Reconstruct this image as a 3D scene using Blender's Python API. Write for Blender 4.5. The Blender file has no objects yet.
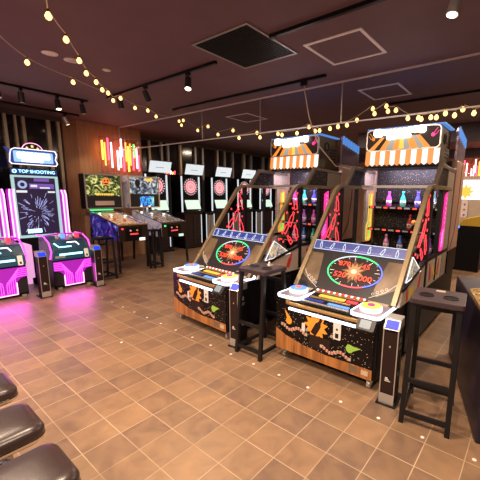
import bpy, math, random
from mathutils import Matrix, Vector
random.seed(7)
S = bpy.context.scene
COL = S.collection
PI = math.pi

# ------------------------------------------------------------------ materials
def mat(name, c, rough=.5, metal=0., em=None, es=0., alpha=None, var=0., vs=20., bump=0., spec=None):
    m = bpy.data.materials.new(name); m.use_nodes = True
    nt = m.node_tree; b = nt.nodes['Principled BSDF']
    b.inputs['Base Color'].default_value = (*c, 1)
    b.inputs['Roughness'].default_value = rough
    b.inputs['Metallic'].default_value = metal
    if em is not None:
        b.inputs['Emission Color'].default_value = (*em, 1)
        b.inputs['Emission Strength'].default_value = es
    if spec is not None: b.inputs['Specular IOR Level'].default_value = spec
    if alpha is not None: b.inputs['Alpha'].default_value = alpha
    if var > 0 or bump > 0:
        tc = nt.nodes.new('ShaderNodeTexCoord'); n = nt.nodes.new('ShaderNodeTexNoise')
        n.inputs['Scale'].default_value = vs; n.inputs['Detail'].default_value = 4
        nt.links.new(tc.outputs['Object'], n.inputs['Vector'])
        if var > 0:
            r = nt.nodes.new('ShaderNodeValToRGB')
            r.color_ramp.elements[0].color = (*[max(0, x*(1-var)) for x in c], 1)
            r.color_ramp.elements[1].color = (*[min(1, x*(1+var)) for x in c], 1)
            r.color_ramp.elements[0].position = .3; r.color_ramp.elements[1].position = .7
            nt.links.new(n.outputs['Fac'], r.inputs['Fac']); nt.links.new(r.outputs['Color'], b.inputs['Base Color'])
        if bump > 0:
            bp = nt.nodes.new('ShaderNodeBump'); bp.inputs['Strength'].default_value = bump; bp.inputs['Distance'].default_value = .002
            nt.links.new(n.outputs['Fac'], bp.inputs['Height']); nt.links.new(bp.outputs['Normal'], b.inputs['Normal'])
    return m

def glow(name, c, s):
    return mat(name, tuple(min(1, x*.22) for x in c), .4, 0, c, s)

def picture(name, stops, scale, es, detail=5., dist=1.5, base=.1):
    """a backlit printed picture: layered noise through a colour ramp, gives off light"""
    m = bpy.data.materials.new(name); m.use_nodes = True
    nt = m.node_tree; b = nt.nodes['Principled BSDF']
    tc = nt.nodes.new('ShaderNodeTexCoord'); n = nt.nodes.new('ShaderNodeTexNoise')
    n.inputs['Scale'].default_value = scale; n.inputs['Detail'].default_value = detail; n.inputs['Distortion'].default_value = dist
    r = nt.nodes.new('ShaderNodeValToRGB'); cr = r.color_ramp
    while len(cr.elements) < len(stops): cr.elements.new(.5)
    for e, (p, c) in zip(cr.elements, stops): e.position = p; e.color = (*c, 1)
    nt.links.new(tc.outputs['Object'], n.inputs['Vector']); nt.links.new(n.outputs['Fac'], r.inputs['Fac'])
    nt.links.new(r.outputs['Color'], b.inputs['Emission Color']); nt.links.new(r.outputs['Color'], b.inputs['Base Color'])
    b.inputs['Emission Strength'].default_value = es; b.inputs['Roughness'].default_value = .25
    return m

def specks(name, base, speck, scale, thr, rough=.35, em=0.):
    m = bpy.data.materials.new(name); m.use_nodes = True
    nt = m.node_tree; b = nt.nodes['Principled BSDF']
    tc = nt.nodes.new('ShaderNodeTexCoord'); v = nt.nodes.new('ShaderNodeTexVoronoi'); v.inputs['Scale'].default_value = scale
    lt = nt.nodes.new('ShaderNodeMath'); lt.operation = 'LESS_THAN'; lt.inputs[1].default_value = thr
    mx = nt.nodes.new('ShaderNodeMix'); mx.data_type = 'RGBA'
    mx.inputs['A'].default_value = (*base, 1); mx.inputs['B'].default_value = (*speck, 1)
    nt.links.new(tc.outputs['Object'], v.inputs['Vector']); nt.links.new(v.outputs['Distance'], lt.inputs[0])
    nt.links.new(lt.outputs[0], mx.inputs['Factor']); nt.links.new(mx.outputs['Result'], b.inputs['Base Color'])
    b.inputs['Roughness'].default_value = rough; b.inputs['Specular IOR Level'].default_value = .25
    return m

def clear(name, tint, ior=1.45, rough=.03):
    m = bpy.data.materials.new(name); m.use_nodes = True
    nt = m.node_tree; nt.nodes.remove(nt.nodes['Principled BSDF']); out = nt.nodes['Material Output']
    t = nt.nodes.new('ShaderNodeBsdfTransparent'); t.inputs['Color'].default_value = (*tint, 1)
    g = nt.nodes.new('ShaderNodeBsdfGlossy'); g.inputs['Roughness'].default_value = rough
    f = nt.nodes.new('ShaderNodeFresnel'); f.inputs['IOR'].default_value = ior
    mx = nt.nodes.new('ShaderNodeMixShader')
    ge = nt.nodes.new('ShaderNodeNewGeometry'); sb = nt.nodes.new('ShaderNodeMath'); sb.operation = 'SUBTRACT'; sb.inputs[0].default_value = 1
    ml = nt.nodes.new('ShaderNodeMath'); ml.operation = 'MULTIPLY'
    nt.links.new(ge.outputs['Backfacing'], sb.inputs[1]); nt.links.new(f.outputs[0], ml.inputs[0]); nt.links.new(sb.outputs[0], ml.inputs[1])
    nt.links.new(ml.outputs[0], mx.inputs[0]); nt.links.new(t.outputs[0], mx.inputs[1]); nt.links.new(g.outputs[0], mx.inputs[2])
    nt.links.new(mx.outputs[0], out.inputs['Surface'])
    return m

TS = .2285
def floor_material():
    m = bpy.data.materials.new('floor_tiles'); m.use_nodes = True
    nt = m.node_tree; N = nt.nodes; L = nt.links; b = N['Principled BSDF']
    tc = N.new('ShaderNodeTexCoord'); sc = N.new('ShaderNodeVectorMath'); sc.operation = 'SCALE'; sc.inputs['Scale'].default_value = 1/TS
    L.new(tc.outputs['Object'], sc.inputs[0])
    sep = N.new('ShaderNodeSeparateXYZ'); L.new(sc.outputs[0], sep.inputs[0])
    def M(op, a, bb=None, c=None):
        n = N.new('ShaderNodeMath'); n.operation = op
        for i, x in enumerate((a, bb, c)):
            if x is None: continue
            if isinstance(x, (int, float)): n.inputs[i].default_value = x
            else: L.new(x, n.inputs[i])
        return n.outputs[0]
    def edge(o):
        fr = M('FRACT', o); d = M('ABSOLUTE', M('SUBTRACT', fr, .5)); return d
    d = M('MAXIMUM', edge(sep.outputs[0]), edge(sep.outputs[1]))
    g0 = M('GREATER_THAN', d, .488)
    n2 = N.new('ShaderNodeTexNoise'); n2.inputs['Scale'].default_value = 1.6; L.new(tc.outputs['Object'], n2.inputs['Vector'])
    g = M('MULTIPLY', g0, M('MULTIPLY_ADD', n2.outputs['Fac'], 1.25, -.22))
    fl = N.new('ShaderNodeVectorMath'); fl.operation = 'FLOOR'; L.new(sc.outputs[0], fl.inputs[0])
    wn = N.new('ShaderNodeTexWhiteNoise'); wn.noise_dimensions = '2D'; L.new(fl.outputs[0], wn.inputs['Vector'])
    n1 = N.new('ShaderNodeTexNoise'); n1.inputs['Scale'].default_value = 7; n1.inputs['Detail'].default_value = 6; n1.inputs['Distortion'].default_value = .6
    off = N.new('ShaderNodeVectorMath'); off.operation = 'MULTIPLY_ADD'
    L.new(wn.outputs['Color'], off.inputs[0]); off.inputs[1].default_value = (30, 30, 30); L.new(tc.outputs['Object'], off.inputs[2])
    L.new(off.outputs[0], n1.inputs['Vector'])
    mixf = M('ADD', M('MULTIPLY', n1.outputs['Fac'], .75), M('MULTIPLY', wn.outputs['Value'], .3))
    r = N.new('ShaderNodeValToRGB'); cr = r.color_ramp
    cr.elements[0].position = .3; cr.elements[0].color = (.155, .094, .064, 1)
    cr.elements[1].position = .85; cr.elements[1].color = (.31, .185, .10, 1)
    e = cr.elements.new(.55); e.color = (.225, .137, .08, 1)
    L.new(mixf, r.inputs['Fac'])
    mx = N.new('ShaderNodeMix'); mx.data_type = 'RGBA'
    L.new(g, mx.inputs['Factor']); L.new(r.outputs['Color'], mx.inputs['A']); mx.inputs['B'].default_value = (.62, .47, .32, 1)
    L.new(mx.outputs['Result'], b.inputs['Base Color'])
    rr = M('ADD', M('MULTIPLY', n1.outputs['Fac'], .25), .27); L.new(rr, b.inputs['Roughness'])
    bp = N.new('ShaderNodeBump'); bp.inputs['Strength'].default_value = .35; bp.inputs['Distance'].default_value = .003
    hh = M('SUBTRACT', M('MULTIPLY', n1.outputs['Fac'], .6), M('MULTIPLY', g, .5))
    L.new(hh, bp.inputs['Height']); L.new(bp.outputs['Normal'], b.inputs['Normal'])
    return m

def wood_material(name, c1, c2, plank=.12):
    m = bpy.data.materials.new(name); m.use_nodes = True
    nt = m.node_tree; N = nt.nodes; L = nt.links; b = N['Principled BSDF']
    tc = N.new('ShaderNodeTexCoord'); mp = N.new('ShaderNodeMapping'); mp.inputs['Scale'].default_value = (9, 9, .6)
    n = N.new('ShaderNodeTexNoise'); n.inputs['Scale'].default_value = 3; n.inputs['Detail'].default_value = 6; n.inputs['Distortion'].default_value = .8
    r = N.new('ShaderNodeValToRGB'); r.color_ramp.elements[0].color = (*c1, 1); r.color_ramp.elements[1].color = (*c2, 1)
    r.color_ramp.elements[0].position = .3; r.color_ramp.elements[1].position = .7
    L.new(tc.outputs['Object'], mp.inputs[0]); L.new(mp.outputs[0], n.inputs['Vector']); L.new(n.outputs['Fac'], r.inputs['Fac'])
    L.new(r.outputs['Color'], b.inputs['Base Color']); b.inputs['Roughness'].default_value = .5
    return m

M_ = {}
def setup():
    m = M_
    m['floor'] = floor_material()
    m['ceil'] = mat('ceiling_paint', (.16, .098, .108), .75, var=.06, vs=3)
    m['beam'] = mat('beam_paint', (.07, .055, .07), .7, var=.06, vs=3)
    m['wood'] = wood_material('oak_panelling', (.36, .18, .085), (.52, .29, .15))
    m['wood2'] = wood_material('walnut_panelling', (.24, .105, .05), (.33, .155, .08))
    m['wallp'] = mat('dark_wall_paint', (.09, .07, .065), .8, var=.1, vs=4)
    m['night'] = mat('night_glass', (.012, .011, .014), .12)
    m['mull'] = mat('mullion_metal', (.58, .47, .33), .4, .3, var=.08, vs=6)
    m['mull2'] = mat('mullion_grey', (.35, .33, .33), .4, .3)
    m['black'] = mat('black_laminate', (.005, .0045, .006), .4, var=.2, vs=30, spec=.15)
    m['blackm'] = mat('black_metal', (.012, .011, .012), .4, .2, spec=.3)
    m['char'] = mat('charcoal_plastic', (.022, .019, .022), .4, spec=.3)
    m['bronze'] = mat('bronze_metal', (.17, .13, .10), .4, .3); m['gold'] = mat('champagne_metal', (.27, .20, .115), .38, .3, var=.1, vs=15)
    m['brass'] = mat('brass_metal', (.72, .5, .22), .28, .8)
    m['chrome'] = mat('chrome_metal', (.75, .72, .68), .15, 1.)
    m['silver'] = mat('silver_metal', (.6, .58, .56), .3, .7)
    m['white'] = mat('white_plastic', (.93, .91, .88), .4)
    m['cream'] = mat('cream_panel', (.52, .42, .33), .45, var=.06, vs=8)
    m['side_art'] = mat('brown_display_art', (.16, .11, .07), .3, var=.4, vs=6)
    m['mesh'] = specks('perforated_panel', (.30, .24, .19), (.06, .05, .04), 60, .25, .5)
    m['peach'] = mat('peach_panel', (.34, .205, .15), .35, .1, var=.1, vs=3)
    m['mauve'] = mat('mauve_gloss', (.30, .22, .27), .15, .5, var=.15, vs=4)
    m['olive'] = mat('olive_panel', (.085, .055, .018), .4, .1, var=.2, vs=5)
    m['space'] = specks('starry_print', (.004, .0025, .0035), (.75, .6, .5), 48, .15, .3)
    m['speck'] = specks('gold_fleck_board', (.012, .010, .012), (.55, .45, .3), 55, .17, .4)
    m['sand'] = wood_material('sand_print', (.17, .055, .015), (.50, .21, .06))
    m['orange'] = mat('orange_print', (.9, .34, .04), .4)
    m['green'] = mat('green_print', (.30, .55, .08), .4)
    m['redp'] = mat('red_print', (.6, .05, .04), .4)
    m['whitep'] = mat('white_print', (.75, .7, .68), .4)
    m['yell'] = mat('yellow_print', (.85, .6, .08), .4)
    m['brownp'] = mat('brown_print', (.022, .011, .010), .4, spec=.25)
    m['acryl'] = clear('clear_acrylic', (.93, .9, .9), 1.2)
    m['smoke'] = clear('smoke_glass', (.90, .89, .91), 1.16)
    m['leather'] = mat('brown_leather', (.034, .020, .019), .30, bump=.15, vs=180)
    m['table'] = mat('dark_brown_top', (.035, .020, .026), .5, var=.1, vs=10)
    # lights and lit things
    m['bulb'] = glow('bulb_glow', (1., .55, .17), 3.6)
    m['lamp'] = glow('lamp_glow', (1., .78, .52), 10.)
    m['ledw'] = glow('white_led', (.82, .86, 1.), 3.2)
    m['ledw2'] = glow('soft_white_led', (1., .93, .9), 1.5)
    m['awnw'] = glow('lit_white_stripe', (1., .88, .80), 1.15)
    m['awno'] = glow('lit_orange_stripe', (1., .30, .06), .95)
    m['sigo'] = glow('lit_orange_ray', (1., .28, .03), 1.1)
    m['sigy'] = glow('lit_yellow_ray', (1., .62, .08), 1.0)
    m['sigg'] = glow('lit_grey_ray', (.45, .45, .40), .7)
    m['ltr'] = glow('glowing_letters', (1., .95, .88), 6.)
    m['mag'] = glow('magenta_neon', (1., .10, .85), 1.7)
    m['mag2'] = glow('violet_lit_panel', (.46, .015, .48), .9)
    m['pink'] = glow('pink_neon', (1., .35, .62), 3.2)
    m['redn'] = glow('red_neon', (1., .05, .07), 1.6)
    m['padgrey'] = mat('lilac_grey_plastic', (.26, .23, .30), .3)
    m['icy'] = glow('icy_blue_panel', (.30, .55, 1.), 1.2)
    m['redtint'] = glow('dim_red_print', (.45, .02, .05), .7)
    m['finp'] = glow('pale_pink_fin', (.85, .38, .70), 1.0)
    m['redd'] = glow('red_digits', (1., .07, .03), 1.9)
    m['hot'] = glow('hotpink_strip', (1., .04, .28), 1.3)
    m['lime'] = glow('lime_strip', (.55, .85, .12), 1.0)
    m['orn'] = glow('orange_strip', (1., .22, .05), 1.1)
    m['blue'] = glow('blue_screen', (.012, .05, 1.), 1.3)
    m['bluel'] = glow('blue_led', (.10, .25, 1.), 2.)
    m['bstrip'] = glow('blue_display', (.03, .05, .28), .9)
    m['cyan'] = glow('cyan_led', (.35, .85, 1.), 3.)
    m['skyb'] = glow('sky_blue_trim', (.10, .32, .85), .75)
    m['ring_g'] = glow('green_ring', (.05, .9, .25), 1.8)
    m['ring_r'] = glow('red_ring', (1., .08, .12), 1.8)
    m['ring_b'] = glow('blue_ring', (.10, .15, 1.), 2.)
    m['ring_p'] = glow('pale_ring', (.6, .7, .8), 1.2)
    m['neony'] = glow('yellow_neon', (1., .55, .05), 5.)
    m['neono'] = glow('orange_neon', (1., .22, .03), 5.)
    m['neonr'] = glow('crimson_neon', (1., .05, .10), 6.)
    m['neonp'] = glow('rose_neon', (1., .40, .45), 6.)
    m['neong'] = glow('green_neon', (.12, 1., .15), 3.)
    m['dwhite'] = glow('score_screen', (.75, .82, .86), .95)
    m['dgreen'] = glow('menu_screen', (.72, .95, .78), .95)
    m['dblue'] = glow('bluish_screen', (.42, .55, .95), .8)
    m['dred'] = glow('lit_red_ring', (.85, .04, .12), .8)
    m['dpink'] = glow('lit_pink_ring', (.95, .62, .62), 1.0)
    m['lcd'] = glow('grey_lcd', (.32, .38, .40), .7)
    m['teal'] = glow('teal_display', (.008, .055, .085), .8)
    m['aqua'] = glow('aqua_frame', (.50, .78, .80), .75)
    m['scr'] = glow('night_screen', (.022, .012, .045), .8)
    m['streak'] = glow('pale_streak', (.45, .50, .95), 1.0)
    m['purp'] = glow('purple_banner', (.22, .10, .50), .8)
    m['star'] = glow('gold_star', (1., .75, .3), 1.2)
    m['amber'] = glow('amber_gauge', (.24, .08, .03), .9); m['amber2'] = glow('amber_core', (.70, .32, .12), .9); m['amber3'] = glow('pale_core', (1., .78, .50), .95)
    m['ghost'] = picture('green_backglass', [(.40, (.01, .015, .01)), (.52, (.07, .11, .03)), (.62, (.5, .5, .14)), (.74, (.85, .9, .55))], 9, .9)
    m['grey'] = picture('grey_backglass', [(.38, (.01, .015, .03)), (.50, (.10, .14, .2)), (.6, (.40, .46, .52)), (.74, (.85, .9, .95))], 8, .85)
    m['lcdp'] = picture('blue_green_clip', [(.36, (.01, .03, .2)), (.5, (.03, .16, .8)), (.6, (.1, .6, .25)), (.72, (.85, .9, 1.))], 12, 1.0)
    m['play'] = picture('lit_playfield', [(.32, (.05, .03, .02)), (.45, (.5, .28, .12)), (.55, (.95, .75, .5)), (.64, (.5, .12, .08)), (.75, (1., .9, .75))], 26, .8)
    m['play2'] = picture('dim_playfield', [(.32, (.02, .02, .02)), (.5, (.12, .11, .09)), (.62, (.5, .48, .42)), (.78, (.95, .95, .9))], 24, .6)
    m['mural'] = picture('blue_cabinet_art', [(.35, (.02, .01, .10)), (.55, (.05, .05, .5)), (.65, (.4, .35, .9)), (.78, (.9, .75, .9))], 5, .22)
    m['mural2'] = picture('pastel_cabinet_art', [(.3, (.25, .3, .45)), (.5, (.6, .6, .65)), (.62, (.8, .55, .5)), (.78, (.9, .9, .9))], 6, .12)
    m['plum'] = picture('purple_cabinet_art', [(.35, (.04, .01, .06)), (.55, (.25, .04, .3)), (.68, (.6, .3, .4)), (.8, (.8, .7, .6))], 7, .12)
    m['arttri'] = picture('pale_card_art', [(.35, (.12, .10, .14)), (.5, (.42, .42, .5)), (.62, (.75, .62, .2)), (.75, (.8, .78, .8))], 16, .45)
    m['bartop'] = picture('gold_map_art', [(.35, (.05, .03, .015)), (.5, (.3, .18, .07)), (.62, (.6, .42, .18)), (.78, (.75, .62, .35))], 14, .1)
setup()

# ------------------------------------------------------------------ geometry helpers
def frame(o, X, Y):
    X = Vector(X).normalized(); Y = Vector(Y).normalized(); Z = X.cross(Y)
    m = Matrix.Identity(4)
    for i in range(3): m[i][0] = X[i]; m[i][1] = Y[i]; m[i][2] = Z[i]; m[i][3] = o[i]
    return m
def rect(x0, x1, y0, y1): return [(x0, y0), (x1, y0), (x1, y1), (x0, y1)]
def rrect(x0, x1, y0, y1, r, n=5):
    p = []
    for cx, cy, a in ((x1-r, y0+r, -90), (x1-r, y1-r, 0), (x0+r, y1-r, 90), (x0+r, y0+r, 180)):
        for i in range(n+1):
            t = math.radians(a+90*i/n); p.append((cx+r*math.cos(t), cy+r*math.sin(t)))
    return p
def ell(cx, cy, a, b, n=32, t0=0, t1=360):
    full = abs(t1-t0) >= 360
    k = n if full else n+1
    return [(cx+a*math.cos(math.radians(t0+(t1-t0)*i/n)), cy+b*math.sin(math.radians(t0+(t1-t0)*i/n))) for i in range(k)]
def star(cx, cy, ro, ri, n, rot=90):
    return [(cx+(ro if i % 2 == 0 else ri)*math.cos(math.radians(rot+180*i/n)), cy+(ro if i % 2 == 0 else ri)*math.sin(math.radians(rot+180*i/n))) for i in range(2*n)]
def bottle2(cx, cy, h, ang):
    w = h*.17
    p = [(-w, -h/2), (w, -h/2), (w, h*.12), (w*.45, h*.28), (w*.45, h/2), (-w*.45, h/2), (-w*.45, h*.28), (-w, h*.12)]
    c, s = math.cos(math.radians(ang)), math.sin(math.radians(ang))
    return [(cx+x*c-y*s, cy+x*s+y*c) for x, y in p]

class MB:
    def __init__(s, M=None): s.v = []; s.f = []; s.M = M or Matrix.Identity(4); s.sm = []
    def add(s, vs, fs, smooth=False):
        b = len(s.v); s.v += [s.M @ Vector(v) for v in vs]
        for f in fs: s.f.append([b+i for i in f]); s.sm.append(smooth)
        return s
    def box(s, x0, x1, y0, y1, z0, z1):
        return s.add([(x0, y0, z0), (x1, y0, z0), (x1, y1, z0), (x0, y1, z0), (x0, y0, z1), (x1, y0, z1), (x1, y1, z1), (x0, y1, z1)],
                     [(3, 2, 1, 0), (4, 5, 6, 7), (0, 1, 5, 4), (1, 2, 6, 5), (2, 3, 7, 6), (3, 0, 4, 7)])
    def poly(s, p, z0, z1):
        a = sum(p[i][0]*p[(i+1) % len(p)][1]-p[(i+1) % len(p)][0]*p[i][1] for i in range(len(p)))
        if a < 0: p = p[::-1]
        n = len(p)
        return s.add([(x, y, z0) for x, y in p]+[(x, y, z1) for x, y in p],
                     [tuple(range(n))[::-1], tuple(range(n, 2*n))]+[(i, (i+1) % n, n+(i+1) % n, n+i) for i in range(n)])
    def ring(s, po, pi, z0, z1, closed=True):
        n = len(po); m = n if closed else n-1
        vs = [(x, y, z) for z in (z0, z1) for pp in (po, pi) for x, y in pp]; fs = []
        for i in range(m):
            j = (i+1) % n
            fs += [(2*n+i, 2*n+j, 3*n+j, 3*n+i), (i, n+i, n+j, j), (i, j, 2*n+j, 2*n+i), (n+i, 3*n+i, 3*n+j, n+j)]
        if not closed: fs += [(0, 2*n, 3*n, n), (n-1, 2*n-1, 4*n-1, 3*n-1)]
        return s.add(vs, fs)
    def stroke(s, pts, w, z0, z1, closed=False):
        """a flat bar following a 2-D line"""
        n = len(pts); L = []; R = []
        for i in range(n):
            a = Vector(pts[(i-1) % n]) if (closed or i > 0) else None
            b = Vector(pts[i]); c = Vector(pts[(i+1) % n]) if (closed or i < n-1) else None
            d1 = (b-a).normalized() if a is not None else None; d2 = (c-b).normalized() if c is not None else None
            if d1 is None: d1 = d2
            if d2 is None: d2 = d1
            t = (d1+d2); t = t.normalized() if t.length > 1e-6 else d1
            nrm = Vector((-t.y, t.x)); k = w/2/max(.35, nrm.dot(Vector((-d1.y, d1.x))))
            L.append(tuple(b+nrm*k)); R.append(tuple(b-nrm*k))
        return s.ring(R, L, z0, z1, closed)
    def tube(s, pts, r, n=8, closed=False):
        P = [Vector(p) for p in pts]; m = len(P); vs = []; up = None
        for i in range(m):
            a = P[(i-1) % m] if (closed or i > 0) else P[i]; c = P[(i+1) % m] if (closed or i < m-1) else P[i]
            t = (c-a).normalized()
            if up is None:
                up = Vector((0, 0, 1)) if abs(t.z) < .9 else Vector((1, 0, 0))
            u = (up-t*up.dot(t)).normalized(); w = t.cross(u); up = u
            for k in range(n):
                th = 2*PI*k/n; vs.append(P[i]+(u*math.cos(th)+w*math.sin(th))*r)
        fs = []
        for i in range(m if closed else m-1):
            j = (i+1) % m
            for k in range(n): fs.append((i*n+k, i*n+(k+1) % n, j*n+(k+1) % n, j*n+k))
        s.add(vs, fs, True)
        if not closed: s.add([vs[k] for k in range(n)]+[vs[(m-1)*n+k] for k in range(n)], [tuple(range(n))[::-1], tuple(range(n, 2*n))])
        return s
    def cyl(s, p0, p1, r0, r1=None, n=16):
        r1 = r0 if r1 is None else r1
        a, b = Vector(p0), Vector(p1); t = (b-a).normalized(); u = Vector((0, 0, 1)) if abs(t.z) < .9 else Vector((1, 0, 0))
        u = (u-t*u.dot(t)).normalized(); w = t.cross(u)
        vs = [p+(u*math.cos(2*PI*k/n)+w*math.sin(2*PI*k/n))*r for p, r in ((a, r0), (b, r1)) for k in range(n)]
        s.add(vs, [(k, (k+1) % n, n+(k+1) % n, n+k) for k in range(n)], True)
        return s.add(vs, [tuple(range(n))[::-1], tuple(range(n, 2*n))])
    def lathe(s, prof, c=(0, 0, 0), n=24):
        vs = []; fs = []
        for r, z in prof:
            for k in range(n): vs.append((c[0]+max(r, 1e-4)*math.cos(2*PI*k/n), c[1]+max(r, 1e-4)*math.sin(2*PI*k/n), c[2]+z))
        for i in range(len(prof)-1):
            for k in range(n): fs.append((i*n+k, i*n+(k+1) % n, (i+1)*n+(k+1) % n, (i+1)*n+k))
        fs += [tuple(range(n))[::-1], tuple(range((len(prof)-1)*n, len(prof)*n))]
        return s.add(vs, fs, True)
    def build(s, name, m, parent=None, bevel=0., label=None):
        me = bpy.data.meshes.new(name); me.from_pydata([tuple(v) for v in s.v], [], s.f); me.update()
        me.polygons.foreach_set('use_smooth', s.sm)
        me.materials.append(M_[m] if isinstance(m, str) else m)
        o = bpy.data.objects.new(name, me); COL.objects.link(o)
        if parent: o.parent = parent
        if bevel:
            b = o.modifiers.new('bevel', 'BEVEL'); b.width = bevel; b.segments = 2; b.limit_method = 'ANGLE'; b.angle_limit = .6
        if label: o['label'] = label
        return o

def thing(name, label, cat, loc=(0, 0, 0), rz=0., group=None):
    o = bpy.data.objects.new(name, None); COL.objects.link(o); o.empty_display_size = .1
    o.location = loc; o.rotation_euler = (0, 0, rz); return tag(o, label, cat, group)
def tag(o, label, cat, group=None, kind=None):
    o['label'] = label; o['category'] = cat
    if group: o['group'] = group
    if kind: o['kind'] = kind
    return o
def struct(o): o['kind'] = 'structure'; return o
def copy_tree(o, parent=None):
    c = o.copy(); COL.objects.link(c)
    if parent: c.parent = parent
    for ch in list(o.children): copy_tree(ch, c)
    return c
def text(name, s, M, size, m, parent, depth=.002, sx=1.):
    cu = bpy.data.curves.new(name, 'FONT'); cu.body = s; cu.size = size; cu.extrude = depth; cu.align_x = 'CENTER'; cu.align_y = 'CENTER'
    t = bpy.data.objects.new(name+'_source', cu); COL.objects.link(t)
    bpy.context.view_layer.update()
    me = bpy.data.meshes.new_from_object(t.evaluated_get(bpy.context.evaluated_depsgraph_get()))
    bpy.data.objects.remove(t); bpy.data.curves.remove(cu)
    me.transform(M @ Matrix.Diagonal((sx, 1, 1, 1))); me.materials.clear(); me.materials.append(M_[m])
    o = bpy.data.objects.new(name, me); COL.objects.link(o); o.parent = parent
    return o
FRONT = lambda x=0, y=0, z=0: frame((x, y, z), (1, 0, 0), (0, 0, 1))        # sheet facing the player (-y)
SIDE = lambda x, y=0, z=0: frame((x, y, z), (0, 1, 0), (0, 0, 1))           # sheet facing +x, coordinates (y, z)

# ------------------------------------------------------------------ the room
H = 2.95
XL, XW, YB, XR, YF = -6.45, -6.95, 9.3, 3.2, -4.6
struct(MB().box(XW-.1, XR+.1, YF-.1, YB+.1, -.1, 0).build('floor', 'floor'))
struct(MB().box(XW-.1, XR+.1, YF-.1, YB+.1, H, H+.1).build('ceiling', 'ceil'))
struct(MB().box(XL-.1, XL, -1.9, .76, 2.86, H).box(XL-.1, XL, YF, -1.9, 0, H).box(XL-.1, XL, -1.9, .76, 0, .3).build('wall_left', 'wallp'))
struct(MB().box(XL-.1, XL+.015, .76, 1.02, 0, H).build('trim_1', 'wood2'))
struct(MB().box(XL-.5, XL, 1.02, 2.40, 0, H).build('wall_left', 'wood'))
struct(MB().box(XL, XL+.05, .76, 1.7, 1.02, 1.07).build('trim_2', 'wood2'))
struct(MB().box(XW-.1, XW, 2.40, YB, 0, .25).box(XW-.1, XW, 2.40, YB, 2.84, H).build('wall_left', 'wallp'))
struct(MB().box(XW-.1, XR+.1, YB, YB+.1, 0, H).build('wall_back', 'wood2'))
struct(MB().box(XR, XR+.1, YF, YB, 0, H).build('wall_right', 'wallp'))
struct(MB().box(XW-.1, XR+.1, YF-.1, YF, 0, H).build('wall_front', 'wallp'))
w1 = struct(MB().box(XL-.07, XL-.05, -1.9, .76, .3, 2.86).build('window_1', 'night'))
for y, w in ((-1.5, .04), (-1.0, .04), (-.55, .04), (-.13, .045), (.02, .03), (.14, .045), (.53, .06), (.70, .05)):
    MB().box(XL-.05, XL+.01, y-w/2, y+w/2, .3, 2.86).build('mullion', 'mull', w1)
w2 = struct(MB().box(XW-.06, XW-.04, 2.40, YB, .25, 2.84).build('window_2', 'night'))
for i, y in enumerate((2.9, 3.25, 3.45, 3.84, 4.35, 4.62, 5.2, 5.5, 5.86, 6.4, 6.75, 7.4, 7.8, 8.4, 8.8)):
    MB().box(XW-.04, XW+.03, y-.03, y+.03, .25, 2.84).build('mullion', 'mull' if i % 3 == 0 else 'mull2', w2)
struct(MB().box(XW, XW+.03, 2.40, YB, 0, .25).build('baseboard_left', 'black'))
struct(MB().box(-2.2, XR, 5.3, 5.55, 2.62, H).build('trim_5', 'beam'))
struct(MB().box(XW, XR, 9.2, YB, 2.7, H).build('trim_6', 'beam'))

# hanging smoke-stop glass
sc = thing('smoke_curtain', 'long clear glass smoke barrier hanging from the ceiling across the room', 'glass barrier', (0, 1.9, 0))
xs = [XL, -3.56, -2.2, -.83, XR]
for a, b in zip(xs, xs[1:]):
    MB().box(a+.006, b-.006, -.004, .004, 2.455, 2.93).build('glass_pane', 'smoke', sc)
for x in xs[:-1]: MB().box(x, x+.012, -.008, .008, 2.45, 2.93).build('joint_strip', 'silver', sc)
MB().box(XL, XR, -.006, .006, 2.93, H).build('top_rail', 'white', sc)
MB().box(XL, XR, -.008, .008, 2.443, 2.456).build('bottom_rail', 'white', sc)

# ceiling fittings
g = thing('ceiling_grille', 'large square black return air grille in the ceiling', 'air grille', (-1.17, .535, H))
MB().ring(rect(-.37, .37, -.37, .37), rect(-.345, .345, -.345, .345), -.012, 0).build('frame', 'mull2', g)
b = MB().box(-.345, .345, -.345, .345, -.004, 0)
b.build('filter', 'black', g)
b = MB()
for i in range(23): b.box(-.34, .34, -.338+i*.0305, -.330+i*.0305, -.010, -.004)
for i in range(23): b.box(-.338+i*.0305, -.332+i*.0305, -.34, .34, -.011, -.005)
b.build('grid', 'blackm', g)
def hatch(x, y, s, label):
    t = thing('hatch_outline', label, 'ceiling hatch', (x, y, H), 0)
    MB().ring(rect(-s, s, -s, s), rect(-s+.032, s-.032, -s+.032, s-.032), -.008, 0).build('frame', 'white', t)
    MB().box(-s+.032, s-.032, -s+.032, s-.032, -.004, 0).build('door', 'ceil', t)
hatch(-.365, 1.088, .30, 'white framed square access hatch nearest the camera, right of the black grille')
hatch(-3.3, 2.75, .28, 'white framed square ceiling outline behind the glass barrier, above the dart machines')  # white square outline set flat on the ceiling
hatch(-.55, 2.62, .28, 'white framed square built as the reflection of the near hatch in the glass barrier, above the near bottle game')  # mirror image of the near hatch in the glass, modelled as a solid square
for x, y, l in ((-2.95, -.54, 'round flush ceiling light furthest from the spotlight track, left of the string lights'),
                (-2.97, -.33, 'round ceiling light with an open trim, middle of the three round ones'),
                (-2.95, .03, 'small round ceiling fitting right of the bulb string, nearest the spotlight track')):
    s = .075 if y < -.1 else .045
    t = thing('ceiling_light', l, 'ceiling light', (x, y, H))
    MB().lathe([(s, 0), (s, -.008), (s*.8, -.012), (s*.78, -.004)]).build('rim', 'white', t)
    MB().lathe([(s*.76, -.002), (s*.76, -.007), (0.01, -.009)]).build('lens', 'white' if y < -.4 or y > 0 else 'silver', t)

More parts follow.
